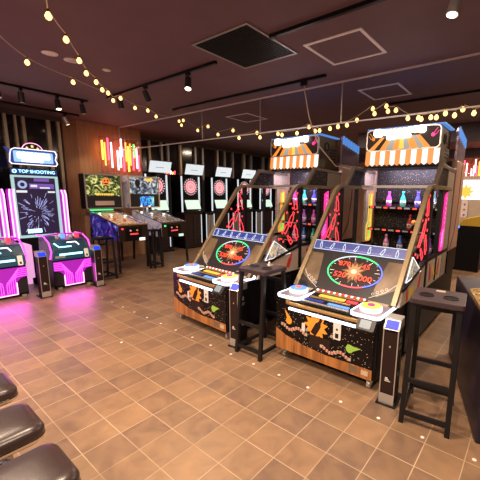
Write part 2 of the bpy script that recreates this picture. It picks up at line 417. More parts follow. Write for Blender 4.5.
def rail(x0, y0, x1, y1, label, z=H):
    d = Vector((x1-x0, y1-y0, 0)); L = d.length
    t = thing('track_rail', label, 'light track', (x0, y0, z), math.atan2(d.y, d.x))
    MB().box(0, L, -.017, .017, -.03, 0).build('channel', 'blackm', t)
    MB().box(-.01, .05, -.02, .02, -.034, 0).build('end_cap', 'char', t)
rail(-4.62, -2.2, -4.62, .50, 'black spotlight track nearer the camera, in front of the dark windows')
rail(-5.87, -2.2, -5.87, .86, 'black spotlight track close to the dark windows')
rail(-4.10, .58, -1.66, .58, 'black spotlight track between the bulb string and the black grille')
rail(-3.9, 1.58, -.88, 1.58, 'black light track close in front of the glass barrier')
rail(-.78, .46, 2.6, .46, 'black light track beside the black grille and the white hatch')
rail(-.75, 3.2, 2.2, 3.2, 'black light track behind the glass barrier')

def spot_template(col):
    def mk(label, loc, aim, lit, z=H-.03, power=0):
        t = thing('spotlight', label, 'spotlight', loc, 0, 'track spotlights')
        d = (Vector(aim)-Vector(loc)).normalized()
        p = Vector((0, 0, -.10))
        MB().box(-.03, .03, -.016, .016, -.03, 0).cyl((0, 0, -.03), (0, 0, -.075), .008).build('bracket', 'blackm', t)
        MB().cyl(p-d*.05, p+d*.085, .036, .040, 20).build('lamp_housing', col, t)
        MB().cyl(p+d*.0855, p+d*.089, .033, .033, 20).build('lens', 'lamp' if lit else 'silver', t)
        if power:
            L = bpy.data.lights.new('spot', 'SPOT'); L.energy = power; L.color = (1, .76, .52); L.spot_size = math.radians(75); L.spot_blend = .7; L.shadow_soft_size = .05
            o = bpy.data.objects.new('spot_beam', L); COL.objects.link(o); o.parent = t
            o.location = p+d*.12; o.rotation_euler = d.to_track_quat('-Z', 'Y').to_euler()
        return t
    return mk
SB = spot_template('char'); SS = spot_template('silver')
SB('black spotlight on the track left of the black grille, nearest the bulb string', (-3.06, .58, H-.03), (-3.3, 1.8, .9), False, power=45)
SB('black spotlight on the track left of the black grille, nearer the grille', (-2.15, .58, H-.03), (-1.6, .0, .6), True, power=70)
SB('dark spotlight hanging below the track where the bulb string meets it', (-3.75, .58, H-.03), (-3.9, 1.3, 0), False)
SB('black spotlight near the left edge of the photo on the nearer window track', (-4.62, -.62, H-.03), (-3.6, -.6, 0), False)
SB('black spotlight in the middle of the nearer window track', (-4.62, -.36, H-.03), (-4.9, -.2, 0), False)
SB('two tone spotlight on the nearer window track above the shooting game sign', (-4.62, .08, H-.03), (-4.2, .2, 0), True, power=25)
SB('black spotlight at the right end of the nearer window track', (-4.62, .42, H-.03), (-4.4, .8, 0), False)
SS('silver spotlight at the end of the far window track beside the wood panel', (-5.87, .62, H-.03), (-6.2, 1.6, 1.2), True, power=30)
SS('bright spotlight on the ceiling at the upper right beside the white hatch', (.70, .62, H), (.3, .3, .3), True, power=70)

# string lights
A = [(-1.0, -1.25, 2.84), (-1.536, -1.022, 2.82), (-1.69, -.963, 2.80), (-2.069, -.714, 2.82), (-2.424, -.477, 2.80), (-2.749, -.283, 2.80), (-3.004, -.073, 2.81), (-3.222, .092, 2.80), (-3.378, .236, 2.82), (-3.612, .412, 2.80), (-3.52, .47, 2.83), (-3.831, .847, 2.82), (-3.778, 1.025, 2.81), (-4.094, 1.361, 2.82), (-4.40, 1.80, 2.90)]
Cc = [(-4.42, 2.05, 2.90), (-4.35, 2.05, 2.82), (-4.29, 2.05, 2.90), (-3.867, 2.05, 2.679), (-3.577, 2.05, 2.719), (-3.316, 2.05, 2.56), (-2.941, 2.05, 2.592), (-2.8, 2.05, 2.463), (-2.398, 2.05, 2.506), (-2.334, 2.05, 2.414), (-1.97, 2.05, 2.453), (-1.892, 2.05, 2.389), (-1.616, 2.05, 2.426), (-1.41, 2.05, 2.498), (-1.307, 2.05, 2.421), (-1.233, 2.05, 2.401), (-1.068, 2.05, 2.444), (-.947, 2.05, 2.456), (-.815, 2.05, 2.463), (-.676, 2.05, 2.509), (-.468, 2.05, 2.62), (-.443, 2.05, 2.559), (-.296, 2.05, 2.627), (-.274, 2.05, 2.567), (-.177, 2.05, 2.566), (-.028, 2.05, 2.459), (.092, 2.05, 2.45), (.124, 2.05, 2.398), (.228, 2.05, 2.44), (.287, 2.05, 2.381), (.377, 2.05, 2.464), (.471, 2.05, 2.371), (.547, 2.05, 2.484), (.656, 2.05, 2.396), (.9, 2.05, 2.45)]
B = [(-2.2, -1.75, 2.84), (-2.651, -1.02, 2.84), (-2.985, -.736, 2.82), (-3.278, -.212, 2.82), (-3.597, .364, 2.84)]
_c = Vector((1.3075, -2.0231, 1.557)); Cc = [_c+(Vector(p)-_c)*(3.968/4.073) for p in Cc]; Cc = [(p.x, p.y, max(p.z, 2.41)) for p in Cc]
def string(pts, skip, label, dz=.035):
    t = thing('string_lights', label, 'string lights', pts[0])
    o = Vector(pts[0]); P = [Vector(p)-o+Vector((0, 0, dz)) for p in pts]; W = []
    for a, b in zip(P, P[1:]):
        for k in range(4):
            u = k/4; W.append(a.lerp(b, u)-Vector((0, 0, .10*(b-a).length*u*(1-u))))
    W.append(P[-1])
    MB().tube(W, .0045, 6).build('cord', 'mull', t)
    sock = MB().cyl((0, 0, 0), (0, 0, -.022), .008, .009, 10); bulb = MB().lathe([(.006, -.018), (.014, -.028), (.022, -.044), (.023, -.054), (.017, -.068), (.004, -.076)], n=14)
    s0 = b0 = None
    for i, p in enumerate(P):
        if i in skip: continue
        if s0 is None: s0 = sock.build('socket', 'blackm', t); b0 = bulb.build('bulb', 'bulb', s0); s = s0
        else:
            s = s0.copy(); COL.objects.link(s); c = b0.copy(); COL.objects.link(c); c.parent = s
        s.location = p
string(A, (0, 1, 14), 'warm bulb string running from the near ceiling down to the spotlight track')
string(Cc, (), 'warm bulb string zigzagging behind the lower edge of the glass barrier')
string(B, (0, 1, 4), 'sparse warm bulb string left of the denser one, only two bulbs lit in view')
t = MB(Matrix.Translation((-1.19, 1.58, H))).tube([(0, 0, -.03), (.01, .01, -.15), (.06, .05, -.45), (.15, .15, -.78), (.27, .40, -1.02), (.42, .74, -1.06)], .007, 8).build('hanging_cable', 'cream')
tag(t, 'pale cable hanging from the ceiling track down behind the far bottle game', 'cable')
t = MB(Matrix.Translation((-1.19, 1.58, H-.03))).box(-.04, .04, -.02, .02, -.05, 0).build('power_adapter', 'blackm')
tag(t, 'small black plug adapter on the ceiling track at the top of the pale cable', 'adapter')

# floor markers
mk = MB().lathe([(.013, 0), (.013, .0015), (.010, .0022)], n=16).build('floor_marker', 'whitep')
lb = 'small round white dot stuck on the tiled floor, one of an even straight row'
x = -15.836*TS; first = True
for i in range(17):
    o = mk if i == 0 else mk.copy()
    if i: COL.objects.link(o)
    o.location = (x+i*1.315*TS, .047, 0); tag(o, lb, 'floor dot', 'row of white dots on the floor')
o = mk.copy(); COL.objects.link(o); o.location = (-1.98, -.49, 0); o.data = mk.data; tag(o, 'single white dot alone on the open floor left of the row', 'floor dot')

# ------------------------------------------------------------------ bottle game
def make_game():
    R = thing('bottle_game', '', 'arcade game', (0, 0, 0), 0, 'carnival bottle games')
    W = .50
    MB().box(-W, W, 0, .64, .10, .595).build('base_cabinet', 'black', R, .006)
    MB().box(-W+.03, W-.03, .64, 2.62, .10, .60).build('rear_plinth', 'black', R)
    for x in (-.43, .43):
        for y in (.06, .62, 1.30, 2.4):
            c = MB(Matrix.Translation((x, y, 0))).cyl((-.014, 0, .035), (.014, 0, .035), .035, n=16).box(-.022, .022, -.012, .03, .05, .10).build('caster', 'silver', R)
    # art panel
    fp = MB().box(-W, W-.03, -.008, 0, .10, .575).build('front_panel', 'space', R)
    F = FRONT(0, -.008)
    sw = [(-W, .10), (W-.03, .10), (W-.03, .19), (.30, .19), (.05, .185), (-.2, .21), (-.38, .25), (-W, .30)]
    MB(F).poly(sw, 0, .002).build('sand_print', 'sand', fp)
    MB(F).poly(ell(-.35, .40, .033, .033, 20), 0, .003).poly([(-.375, .425), (-.335, .435), (-.40, .50)], 0, .002).build('orange_comet', 'orange', fp)
    MB(F).poly(ell(.27, .315, .033, .036, 20), 0, .003).poly([(.28, .345), (.30, .30), (.365, .34)], 0, .002).build('green_comet', 'green', fp)
    MB(F).poly(star(-.06, .42, .125, .082, 11, 80), 0, .002).build('burst_print', 'orange', fp)
    MB(F).poly(bottle2(-.045, .42, .17, -28), .002, .004).build('bottle_print', 'brownp', fp)
    MB(F).poly(rrect(-.205, -.17, .34, .42, .01), .002, .004).build('figure_print', 'whitep', fp)
    MB(F).poly(rect(-.12, .09, .22, .335), .002, .003).build('hatch_print', 'brownp', fp)
    for cx, cz in ((-.29, .335), (.14, .24)):           # curved lettering band, unreadable in the photo
        b = MB(F)
        for k in range(11):
            u = k/10-.5; w = .012 if k % 5 else .02
            b.poly(rrect(cx+u*.26-w, cx+u*.26+w*.8, cz+.03*math.sin(u*9)*.6-.014, cz+.03*math.sin(u*9)*.6+.014, .005, 2), .002, .004 if k % 2 else .0035)
        b.build('logo_plate', 'cream', fp)
        b = MB(F)
        for k in range(10):
            u = k/10-.46; b.poly(rect(cx+u*.26-.006, cx+u*.26+.006, cz+.018*math.sin(u*9)-.008, cz+.018*math.sin(u*9)+.008), .004, .005)
        b.build('logo_letters', 'redp', fp)
    tg = MB(F).poly(rrect(.115, .185, .36, .53, .01), 0, .006).poly(rrect(.06, .13, .50, .535, .01), 0, .004).build('token_plate', 'whitep', fp)
    MB(F).poly(rect(.135, .165, .375, .415), .006, .008).build('slot', 'blackm', tg)
    MB(F).poly(ell(.15, .45, .010, .010, 12), .006, .008).build('keyhole', 'blackm', tg)
    MB(F).poly(rect(.27, .35, .12, .18), .002, .004).build('notice', 'side_art', fp); MB(F).poly(rect(.38, .44, .13, .17), .002, .004).build('notice', 'cream', fp)
    for x in (-.15, .10): MB(F).poly(ell(x, .365 if x < 0 else .375, .014, .014, 14), 0, .006).build('lock', 'silver', fp)
    MB().box(-.35, .40, -.022, -.008, .512, .532).build('led_strip', 'ledw', R)
    MB().box(-.38, .36, -.028, -.002, .558, .588).build('brass_rail', 'brass', R, .008)
    MB().cyl((-.36, -.015, .575), (-.36, -.015, .598), .022, n=18).build('rail_knob', 'brass', R)
    # sloped playfield between the pads
    P = frame((0, .0, .580), (1, 0, 0), (0, 1, .14))
    pf = MB(P).box(-.30, .30, .0, .60, 0, .02).build('playfield', 'black', R)
    for y0, y1, x0, x1, mm in ((.03, .055, -.24, .22, 'silver'), (.075, .11, -.26, -.05, 'bstrip'), (.075, .105, 0, .2, 'bluel'), (.14, .165, -.22, .18, 'brass'),
                               (.19, .235, -.16, .10, 'sigy'), (.19, .23, .12, .22, 'redn'), (.26, .28, -.26, .26, 'brass'), (.38, .40, -.26, .26, 'silver')):
        MB(P).box(x0, x1, y0, y1, .02, .027).build('light_bar', mm, pf)
    b = MB(P); c = MB(P)
    for k in range(17):
        (b if k % 2 else c).box(-.25+k*.03, -.23+k*.03, .30, .318, .02, .032)
        (c if k % 2 else b).box(-.25+k*.03, -.23+k*.03, .335, .353, .02, .032)
    b.build('red_lamps', 'redd', pf); c.build('white_lamps', 'ledw2', pf)
    MB(P).poly(rrect(-.045, .035, .42, .48, .015), .02, .045).build('button_base', 'yell', pf)
    MB(P).poly(rrect(-.04, .03, .425, .475, .015), .045, .075).build('button_cap', 'brownp', pf)
    MB(P).box(.255, .29, .50, .53, .02, .15).build('lamp_post', 'green', pf)
    for sx, dm in ((-1, 'bluel'), (1, 'neono')):
        xc = sx*.375
        sh = rrect(xc-.125, xc+.125, -.015, .42, .05)
        pd = MB().poly(sh, .60, .632).build('pad_shelf', 'padgrey', R, .004)
        MB().stroke([(x, y) for x, y in rrect(xc-.125, xc+.125, -.015, .42, .05)], .012, .612, .636, True).build('edge_light', 'ledw', pd)
        cc = (xc, .13 if sx > 0 else .17, .632)
        MB().lathe([(.085, 0), (.092, .010), (.092, .030), (.086, .038)], cc, 32).build('drum', 'ledw2', pd)
        MB().lathe([(.080, .038), (.080, .043), (.01, .045)], cc, 32).build('disc', dm, pd)
        MB().lathe([(.030, .044), (.030, .052), (.02, .056), (.003, .057)], cc, 20).build('hub', 'hot' if sx > 0 else 'orn', pd)
        MB().box(xc-.10, xc+.08, .30, .41, .632, .648).build('instruction_card', 'cream', pd)
    rd = MB(frame((.415, -.05, .560), (1, 0, 0), (0, .65, .76))).poly(rrect(-.075, .075, -.04, .06, .015), -.03, .015).build('card_reader', 'char', R, .004)
    MB(frame((.415, -.05, .560), (1, 0, 0), (0, .65, .76))).poly(rrect(-.048, .040, -.022, .045, .008), .015, .018).build('screen', 'lcd', rd)
    # slanted display
    Q = frame((0, .335, .68), (1, 0, 0), (0, .36, .44))
    ds = MB(Q).box(-.485, .485, -.05, .415, -.04, 0).build('display', 'char', R)
    MB(Q).poly([(-.48, .10), (-.33, 0), (-.29, .06), (-.31, .20), (-.34, .36), (-.48, .36)], 0, .003).build('side_art', 'side_art', ds); MB(Q).poly([(.48, .10), (.33, 0), (.29, .06), (.31, .20), (.34, .36), (.48, .36)], 0, .003).build('side_art', 'side_art', ds)
    for sx in (-1, 1):
        for k in range(4): MB(Q).ring(ell(sx*(.40-.035*k), .09-.022*k, .013, .013, 12), ell(sx*(.40-.035*k), .09-.022*k, .010, .010, 12), .003, .005).build('ring_print', 'whitep', ds)
        MB(Q).stroke([(sx*.475, .15), (sx*.40, .06), (sx*.27, -.02)], .004, .003, .005).build('line_print', 'whitep', ds)
    cy = .205; cx = .05
    MB(Q).poly(ell(cx, cy, .27, .16, 48), .002, .006).build('gauge_face', 'brownp', ds)
    MB(Q).poly(star(cx, cy, .13, .07, 9, 20), .006, .0075).build('gauge_burst', 'amber', ds)
    MB(Q).poly(star(cx, cy, .095, .05, 11, 50), .0075, .009).build('gauge_burst', 'amber2', ds)
    MB(Q).poly(ell(cx, cy, .03, .025, 20), .009, .010).build('gauge_core', 'amber3', ds)
    for t0, t1, mm in ((95, 150, 'ring_p'), (150, 250, 'ring_g'), (250, 300, 'ring_r'), (300, 400, 'ring_b'), (40, 95, 'ring_g')):
        MB(Q).ring(ell(cx, cy, .277, .167, 20, t0, t1), ell(cx, cy, .266, .156, 20, t0, t1), .006, .012, False).build('gauge_ring', mm, ds)
    for k in range(24):
        th = math.radians(15*k+7); c, s = math.cos(th), math.sin(th); r0 = .80+.10*(k % 3)
        MB(Q).stroke([(cx+.255*r0*c, cy+.15*r0*s), (cx+.25*c, cy+.148*s)], .003, .008, .010).build('tick_mark', 'ledw2', ds)
    for s_, u, v, z in (('870', -.115, .065, .070), ('45', .105, .062, .070), ('520', -.125, -.055, .075), ('1000', .11, -.06, .075)):
        text('score_digits', s_, Q @ Matrix.Translation((cx+u, cy+v, .013)), z, 'redd', ds, .002, 1.2)
    Q2 = frame((0, .585, .99), (1, 0, 0), (0, .30, .50))
    nb = MB(Q2).box(-.485, .485, .0, .105, -.03, .005).build('bottle_meter', 'bstrip', R)
    MB(Q2).stroke(rect(-.478, .478, .004, .101), .005, .005, .009, True).build('meter_outline', 'ring_p', nb)
    for k in range(7):
        MB(Q2).stroke(bottle2(-.40+k*.133, .052, .066, (8, -22, 5, -28, 0, -25, 2)[k]), .0045, .005, .008, True).build('bottle_icon', 'ring_p', nb)
    # side frames and walls
    for sx in (-1, 1):
        X = sx*.50; Fm = SIDE(X)
        th0, th1 = -.022, .022
        sf = MB(Fm).stroke([(.30, .64), (1.04, 1.60), (1.12, 1.645), (2.05, 1.645)], .042, th0, th1).build('side_frame', 'gold', R, .004)
        MB(Fm).stroke([(1.29, 1.66), (1.47, 1.875), (2.30, 1.845)], .04, th0, th1).build('roof_bracket', 'bronze', sf, .004)
        MB(Fm).box(1.155, 1.205, .62, 1.64, th0, th1).build('post', 'blackm', sf)
        MB(Fm).box(1.57, 1.60, .62, 1.64, th0, th1).build('post', 'blackm', sf)
        MB(Fm).stroke([(.47, .745), (1.2, .91), (2.1, .91)], .03, th0, th1).build('waist_rail', 'blackm', sf)
        ac = MB(Fm).poly([(.52, .90), (1.16, .93), (1.16, 1.62), (1.09, 1.62)], -.004, .004).build('neon_window', 'acryl', sf)
        for (y, z, h, a) in ((1.08, 1.45, .17, 8), (1.01, 1.25, .18, -28), (1.10, 1.09, .17, 15), (.92, 1.15, .15, -35), (.98, 1.00, .13, 40)):
            MB(Fm).stroke(bottle2(y, z, h, a), .009, .004, .010, True).build('neon_bottle', 'redn', ac)
        for (y, z) in ((1.115, 1.56), (.84, 1.09), (.78, 1.02), (.72, .97), (1.13, 1.33), (.92, 1.33), (1.12, 1.22), (.86, .985), (1.12, .985), (1.03, 1.38)):
            MB(Fm).ring(ell(y, z, .012, .014, 12), ell(y, z, .006, .008, 12), .004, .010).build('neon_dot', 'redn', ac)
        tr = MB(Fm).poly([(.54, .80), (.69, 1.01), (.99, .83)], -.012, .014).build('card_panel', 'arttri', sf)
        MB(Fm).stroke([(.54, .80), (.69, 1.01), (.99, .83)], .004, .010, .018, True).build('card_outline', 'ledw2', tr)
        if sx > 0:
            MB(Fm).poly([(1.62, .62), (1.86, .62), (1.86, 1.64), (1.62, 1.64)], -.012, .010).build('vent_panel', 'black', sf)
            b = MB(Fm)
            for k in range(16): b.box(1.63, 1.85, .98+k*.04, .995+k*.04, .010, .016)
            b.build('louvre', 'char', sf)
        inner, outer = (.016, .03) if sx > 0 else (.017, .032)
        y0, y1 = (1.70, 1.79) if sx > 0 else (1.94, 2.03)
        st = MB(Fm).poly([(y0, 1.56), (y1, 1.60), (y1, .98), (y1-.04, .94), (y0-.04, .94), (y0-.05, 1.14), (y0, 1.20)], inner, outer).build('light_strip', 'hot' if sx > 0 else 'lime', sf)
        b = MB(Fm)
        for k in range(4): b.stroke([(y0-.035, .99+k*.045), (y0+.04, 1.05+k*.045)], .008, outer, outer+.002)
        for k in range(6): b.poly(ell((y0+y1)/2, 1.26+k*.055, .007, .009, 8), outer, outer+.002)
        b.build('strip_pattern', 'bluel' if sx > 0 else 'yell', st)
        if sx < 0: MB(Fm).stroke([(y0, 1.56), (y1, 1.60), (y1, .98), (y1-.04, .94), (y0-.04, .94), (y0-.05, 1.14), (y0, 1.20)], .018, outer-.002, outer+.006, True).build('strip_edge', 'orn', st)
        MB(Fm).poly([(1.86, .60), (2.12, .60), (2.12, 1.845), (1.78, 1.855), (1.78, 1.66), (1.86, 1.66)], -.016, .016).build('perforated_panel', 'mesh', sf)
        up = MB(Fm).poly([(1.33, 1.665), (1.78, 1.665), (1.78, 1.855), (1.48, 1.862)], -.006, .006).build('smoky_window', 'speck', sf)
        MB(Fm).poly([(2.12, .88), (2.64, .88), (2.64, 1.98), (2.12, 1.98)], -.03, .03).build('rear_column', 'peach', sf, .006)
        MB(Fm).box(2.12, 2.64, .60, .88, -.03, .03).build('column_base', 'black', sf)
        MB(Fm).stroke([(2.18, .90), (2.36, 1.1), (2.44, 1.5), (2.44, 1.94)], .012, .03, .034).build('column_line', 'brownp', sf)
        lp = MB(Fm).poly([(.42, .60), (.64, .60), (2.1, .60), (2.1, .895), (1.2, .895), (.50, .74)], -.018, .012).build('lower_panel', 'cream', sf)
        for (y, z, h, a) in ((.60, .68, .13, 10), (.98, .74, .18, -25), (1.36, .75, .20, 15), (1.72, .75, .2, -10)): MB(Fm).poly(bottle2(y, z, h, a), .012, .015).build('bottle_print', 'redp', lp)
        MB(Fm).poly(rect(.66, .80, .62, .72), .012, .014).build('yellow_print', 'yell', lp)
        MB(Fm).poly(bottle2(1.50, .74, .17, 40), .012, .015).build('bottle_print', 'yell', lp)
        MB(Fm).box(.64, 2.62, .10, .60, -.004, .018).build('skirt', 'black', sf)
        b = MB(Fm)
        for k in range(9): b.box(.70, 1.0, .30+k*.03, .312+k*.03, .018, .022)
        b.build('vent_slots', 'char', sf)
    # back cabinet with shelves
    bk = MB().box(-.47, .47, 2.16, 2.62, .60, 1.98).build('back_cabinet', 'speck', R)
    MB().box(-.47, .47, 2.13, 2.16, 1.47, 1.60).build('star_cloth', 'speck', bk)
    for z in (1.41, 1.12, .84):
        s = MB().box(-.46, .46, 1.90, 2.15, z-.03, z).build('shelf', 'black', bk)
        for x in (-.41, -.225, -.04, .145, .33):
            MB().box(x-.033, x+.033, 1.892, 1.90, z-.028, z+.003).build('number_box', 'blackm', s)
            b = MB()
            for q in (-.013, .013): b.ring(rect(x+q-.009, x+q+.009, 0, 1), rect(x+q-.009, x+q+.009, 0, 1), 0, 0) if False else b.box(x+q-.010, x+q+.010, 1.887, 1.892, z-.023, z-.003)
            b.build('red_number', 'redd', s)
            MB().box(x+.055, x+.125, 1.894, 1.90, z-.022, z-.004).build('clip', 'silver', s)
    MB().box(-.47, .47, 1.66, 1.72, 1.645, 1.675).build('front_rail', 'silver', R)
    MB().box(-.47, .47, 1.70, 2.10, 1.885, 1.905).build('shelf_ceiling', 'black', R)
    # marquee
    hd = MB().box(-.42, .42, 1.68, 2.16, 1.905, 2.33).build('sign_box', 'olive', R, .01)
    b = MB(SIDE(.42)).ring(ell(1.86, 2.20, .055, .06, 20), ell(1.86, 2.20, .04, .045, 20), 0, .012)
    for k in range(5): b.box(1.95, 2.12, 2.0+k*.04, 2.015+k*.04, 0, .005)
    b.build('speaker_vent', 'blackm', hd)
    MB().box(-.43, .46, 1.66, 2.14, 2.33, 2.345).build('top_trim', 'skyb', hd)
    sg = MB(FRONT(0, 1.675)).poly(rrect(-.425, .425, 2.085, 2.325, .05), 0, .02).build('sign_face', 'brownp', hd)
    MB(FRONT(0, 1.65)).stroke(rrect(-.425, .425, 2.085, 2.325, .05), .012, -.02, .008, True).build('sign_frame', 'silver', sg)
    xs = [-.40, -.33, -.26, -.19, -.10, -.03, .03, .10, .19, .26, .33, .40]
    for k in range(11):
        a, b_ = xs[k], xs[k+1]; mm = ('sigo', 'brownp', 'sigo', 'sigg', 'sigo', 'sigy', 'sigg', 'sigo', 'sigg', 'sigo', 'brownp')[k]
        MB(FRONT(0, 1.654)).poly([(a, 2.095), (b_, 2.095), (b_*.62, 2.235), (a*.62, 2.235)], 0, .003).build('ray', mm, sg)
    for sx, mm in ((-1, 'orange'), (1, 'hot')):
        MB(FRONT(0, 1.654)).poly(ell(sx*.345, 2.225, .022, .022, 16), .003, .008).stroke([(sx*.35, 2.24), (sx*.39, 2.295)], .006, .003, .008).stroke([(sx*.37, 2.22), (sx*.405, 2.265)], .006, .003, .008).build('comet', mm, sg)
    b = MB(frame((0, 1.64, 0), (1, 0, 0), (0, 0, 1)))        # glowing bulbous lettering, burnt out in the photo
    for x, z, w, h in ((-.275, 2.285, .055, .045), (-.20, 2.285, .032, .030), (-.14, 2.285, .028, .028), (-.08, 2.285, .028, .028), (-.02, 2.288, .028, .028), (.04, 2.288, .026, .028), (.095, 2.29, .028, .032), (.155, 2.292, .030, .034), (.225, 2.29, .045, .04),
                       (-.14, 2.225, .030, .022), (-.085, 2.225, .024, .022), (-.03, 2.228, .024, .022), (.025, 2.23, .024, .022), (.08, 2.232, .03, .022)):
        b.poly(rrect(x-w, x+w, z-h, z+h, min(w, h)*.8), 0, .025)
    b.build('glowing_title', 'ltr', sg)
    n = 14; wd = .86/n
    for k in range(n):
        x0 = -.43+k*wd; x1 = x0+wd; xm = (x0+x1)/2
        fm = frame((0, 1.66, 2.09), (1, 0, 0), (0, .10, 1.0))
        MB(fm).poly([(x0, 0), (x0, -.165), (xm, -.19), (x1, -.165), (x1, 0)], 0, .01).build('awning_stripe', 'awno' if k % 2 == 0 else 'awnw', hd)
    MB().box(-.435, .435, 1.645, 1.665, 2.078, 2.092).build('awning_bar', 'gold', hd)
    # rear upper side screens with blue fringe
    for sx in (-1, 1):
        rs = MB(SIDE(sx*.50)).poly([(2.12, 1.98), (2.64, 1.98), (2.64, 2.26), (2.12, 2.36)], -.012, .012).build('rear_wing', 'mauve', R)
        b = MB(SIDE(sx*.50))
        for k in range(7): b.box(2.13+k*.073, 2.13+k*.073+.055, 2.26-k*.014, 2.37-k*.014, .012 if sx > 0 else -.02, .02 if sx > 0 else -.012)
        b.build('blue_fringe', 'skyb', rs)
    L = bpy.data.lights.new('shelf_lamp', 'AREA'); L.energy = 15; L.size = .8; L.size_y = .1; L.shape = 'RECTANGLE'; L.color = (.9, .75, 1)
    o = bpy.data.objects.new('shelf_lamp', L); COL.objects.link(o); o.parent = R; o.location = (0, 1.80, 1.87); o.rotation_euler = (math.radians(38), 0, 0)
    L = bpy.data.lights.new('field_lamp', 'AREA'); L.energy = 2.5; L.size = .7; L.size_y = .08; L.shape = 'RECTANGLE'; L.color = (1, .85, .65)
    o = bpy.data.objects.new('field_lamp', L); COL.objects.link(o); o.parent = R; o.location = (0, .62, 1.0); o.rotation_euler = (math.radians(-35), 0, 0)
    return R
gB = make_game()
gA = copy_tree(gB)
GA, GB = Vector((-1.625, .235, 0)), Vector((-.05, .305, 0))
gB.location = GB; gA.location = GA; gA.rotation_euler = (0, 0, math.radians(-2.5))
gB['label'] = 'carnival bottle game nearer the camera, with the full orange striped awning at the right'
gA['label'] = 'carnival bottle game further away in the middle of the photo, left of its twin'

# bottles on the shelves
def bottle_mesh():
    b = MB().lathe([(.030, 0), (.036, .01), (.036, .095), (.030, .12), (.017, .145), (.015, .172), (.019, .176), (.019, .195), (.012, .20)], n=20)
    return b
bc = {'magenta': (.75, .10, .62), 'teal': (.05, .62, .50), 'blue': (.12, .10, .85), 'pale cyan': (.45, .8, .85), 'mauve': (.62, .22, .48), 'royal blue': (.06, .14, .62), 'sea green': (.05, .55, .36), 'violet': (.38, .12, .75), 'dark red': (.45, .04, .06)}
proto = None
for gi, (G, gname) in enumerate(((GB, 'near bottle game'), (GA, 'far bottle game'))):
    rows = [(1.41, 'top', ((-.225, 'magenta', 0), (-.04, 'teal', 1), (.145, 'blue', 2), (.33, 'pale cyan', 3))),
            (1.12, 'middle', ((.07, 'dark red', 0),) if gi == 0 else ((-.04, 'violet', 0), (.145, 'magenta', 1), (.33, 'blue', 2))),
            (.84, 'bottom', ((-.225, 'mauve', 0), (-.04, 'royal blue', 1), (.145, 'sea green', 2), (.33, 'violet', 3)))]
    for z, rn, its in rows:
        for x, cn, k in its:
            key = 'b_'+cn
            if key not in M_: M_[key] = mat(cn.replace(' ', '_')+'_bottle', bc[cn], .2)
            t = bpy.data.objects.new('toy_bottle', None); COL.objects.link(t)
            an = G is GA and -2.5 or 0; ca, sa = math.cos(math.radians(an)), math.sin(math.radians(an)); yy = 2.0
            t.location = (G.x+x*ca-yy*sa, G.y+x*sa+yy*ca, z)
            tag(t, f'{cn} toy bottle on the {rn} shelf of the {gname}', 'bottle', 'toy bottles in the carnival games')
            body = bottle_mesh().build('body', key, t)
            MB().lathe([(.0375, .03), (.0375, .08)], n=20).build('sleeve', 'whitep', t)
            body['label'] = cn+' plastic body'
            f = MB(FRONT(0, -.0375)).poly(star(0, .055, .02, .011, 6), 0, .003).build('face_mark', key, t)
o = MB(Matrix.Translation((GB.x+.165, GB.y+1.85, 1.23))).lathe([(.002, -.035), (.02, -.029), (.033, -.012), (.035, 0), (.033, .012), (.02, .029), (.002, .035)], n=20).build('orange_ball', 'orange')
o.location = (0, 0, 0); tag(o, 'orange ball among the shelves of the near bottle game', 'ball')
o = MB(Matrix.Translation((GB.x+.165, GB.y+1.85, 1.16))).cyl((0, .05, -.04), (0, 0, .04), .006).build('ball_peg', 'blackm'); tag(o, 'thin black peg holding the orange ball in the near game', 'peg')

# card posts
def card_post(label, loc, rz=0):
    t = thing('card_post', label, 'card reader post', loc, rz, 'slim card reader posts')
    MB().box(-.075, .075, -.02, .20, 0, .012).build('base_plate', 'blackm', t, .003)
    MB().box(-.055, .055, 0, .14, .012, .61).build('column', 'black', t, .004)
    MB().box(-.056, .056, -.004, 0, .012, .09).build('kick_plate', 'silver', t)
    for x in (-.056, .049): MB().box(x, x+.007, -.004, .002, .09, .60).build('edge_trim', 'silver', t)
    MB().box(-.045, .045, -.003, 0, .10, .58).build('front_face', 'brownp', t)
    hd = MB().add([(-.056, -.004, .60), (.056, -.004, .60), (.056, .14, .60), (-.056, .14, .60), (-.056, .045, .665), (.056, .045, .665), (.056, .14, .675), (-.056, .14, .675)],
                  [(3, 2, 1, 0), (4, 5, 6, 7), (0, 1, 5, 4), (1, 2, 6, 5), (2, 3, 7, 6), (3, 0, 4, 7)]).build('head', 'silver', t)
    F = frame((0, -.004, .60), (1, 0, 0), (0, .049, .065))
    MB(F).box(-.045, .045, .010, .072, 0, .004).build('reader_screen', 'blue', hd)
    MB(FRONT(0, -.003)).poly(ell(0, .47, .007, .008, 12), 0, .003).build('lock', 'silver', t)
    b = MB(FRONT(0, -.003)); b.box(-.02, .01, .205, .212, 0, .001).box(-.022, .022, .195, .199, 0, .001).box(-.018, .0, .215, .225, 0, .001); b.build('printed_mark', 'whitep', t)
    b = MB(SIDE(.055)); b.box(.05, .09, .49, .50, 0, .001).box(.045, .10, .455, .463, 0, .001).box(.045, .09, .44, .446, 0, .001).poly([(.05, .53), (.09, .53), (.085, .50), (.07, .49), (.055, .50)], 0, .001)
    b.build('side_print', 'mull2', t)
    MB(SIDE(.055)).poly(ell(.07, .24, .014, .016, 12), 0, .001).build('round_mark', 'mull2', t)
    return t
card_post('slim black card reader post with a blue screen beside the near bottle game', (.572, .225, 0), math.radians(4))
card_post('slim black card reader post beside the far bottle game', (-.995, .17, 0), math.radians(4))
card_post('slim card reader post with a blue screen between the two pink lit gun consoles', (-4.24, -.44, 0), PI/2)
card_post('slim card reader post right of the gun consoles, beside a black stand', (-4.28, .32, 0), PI/2)

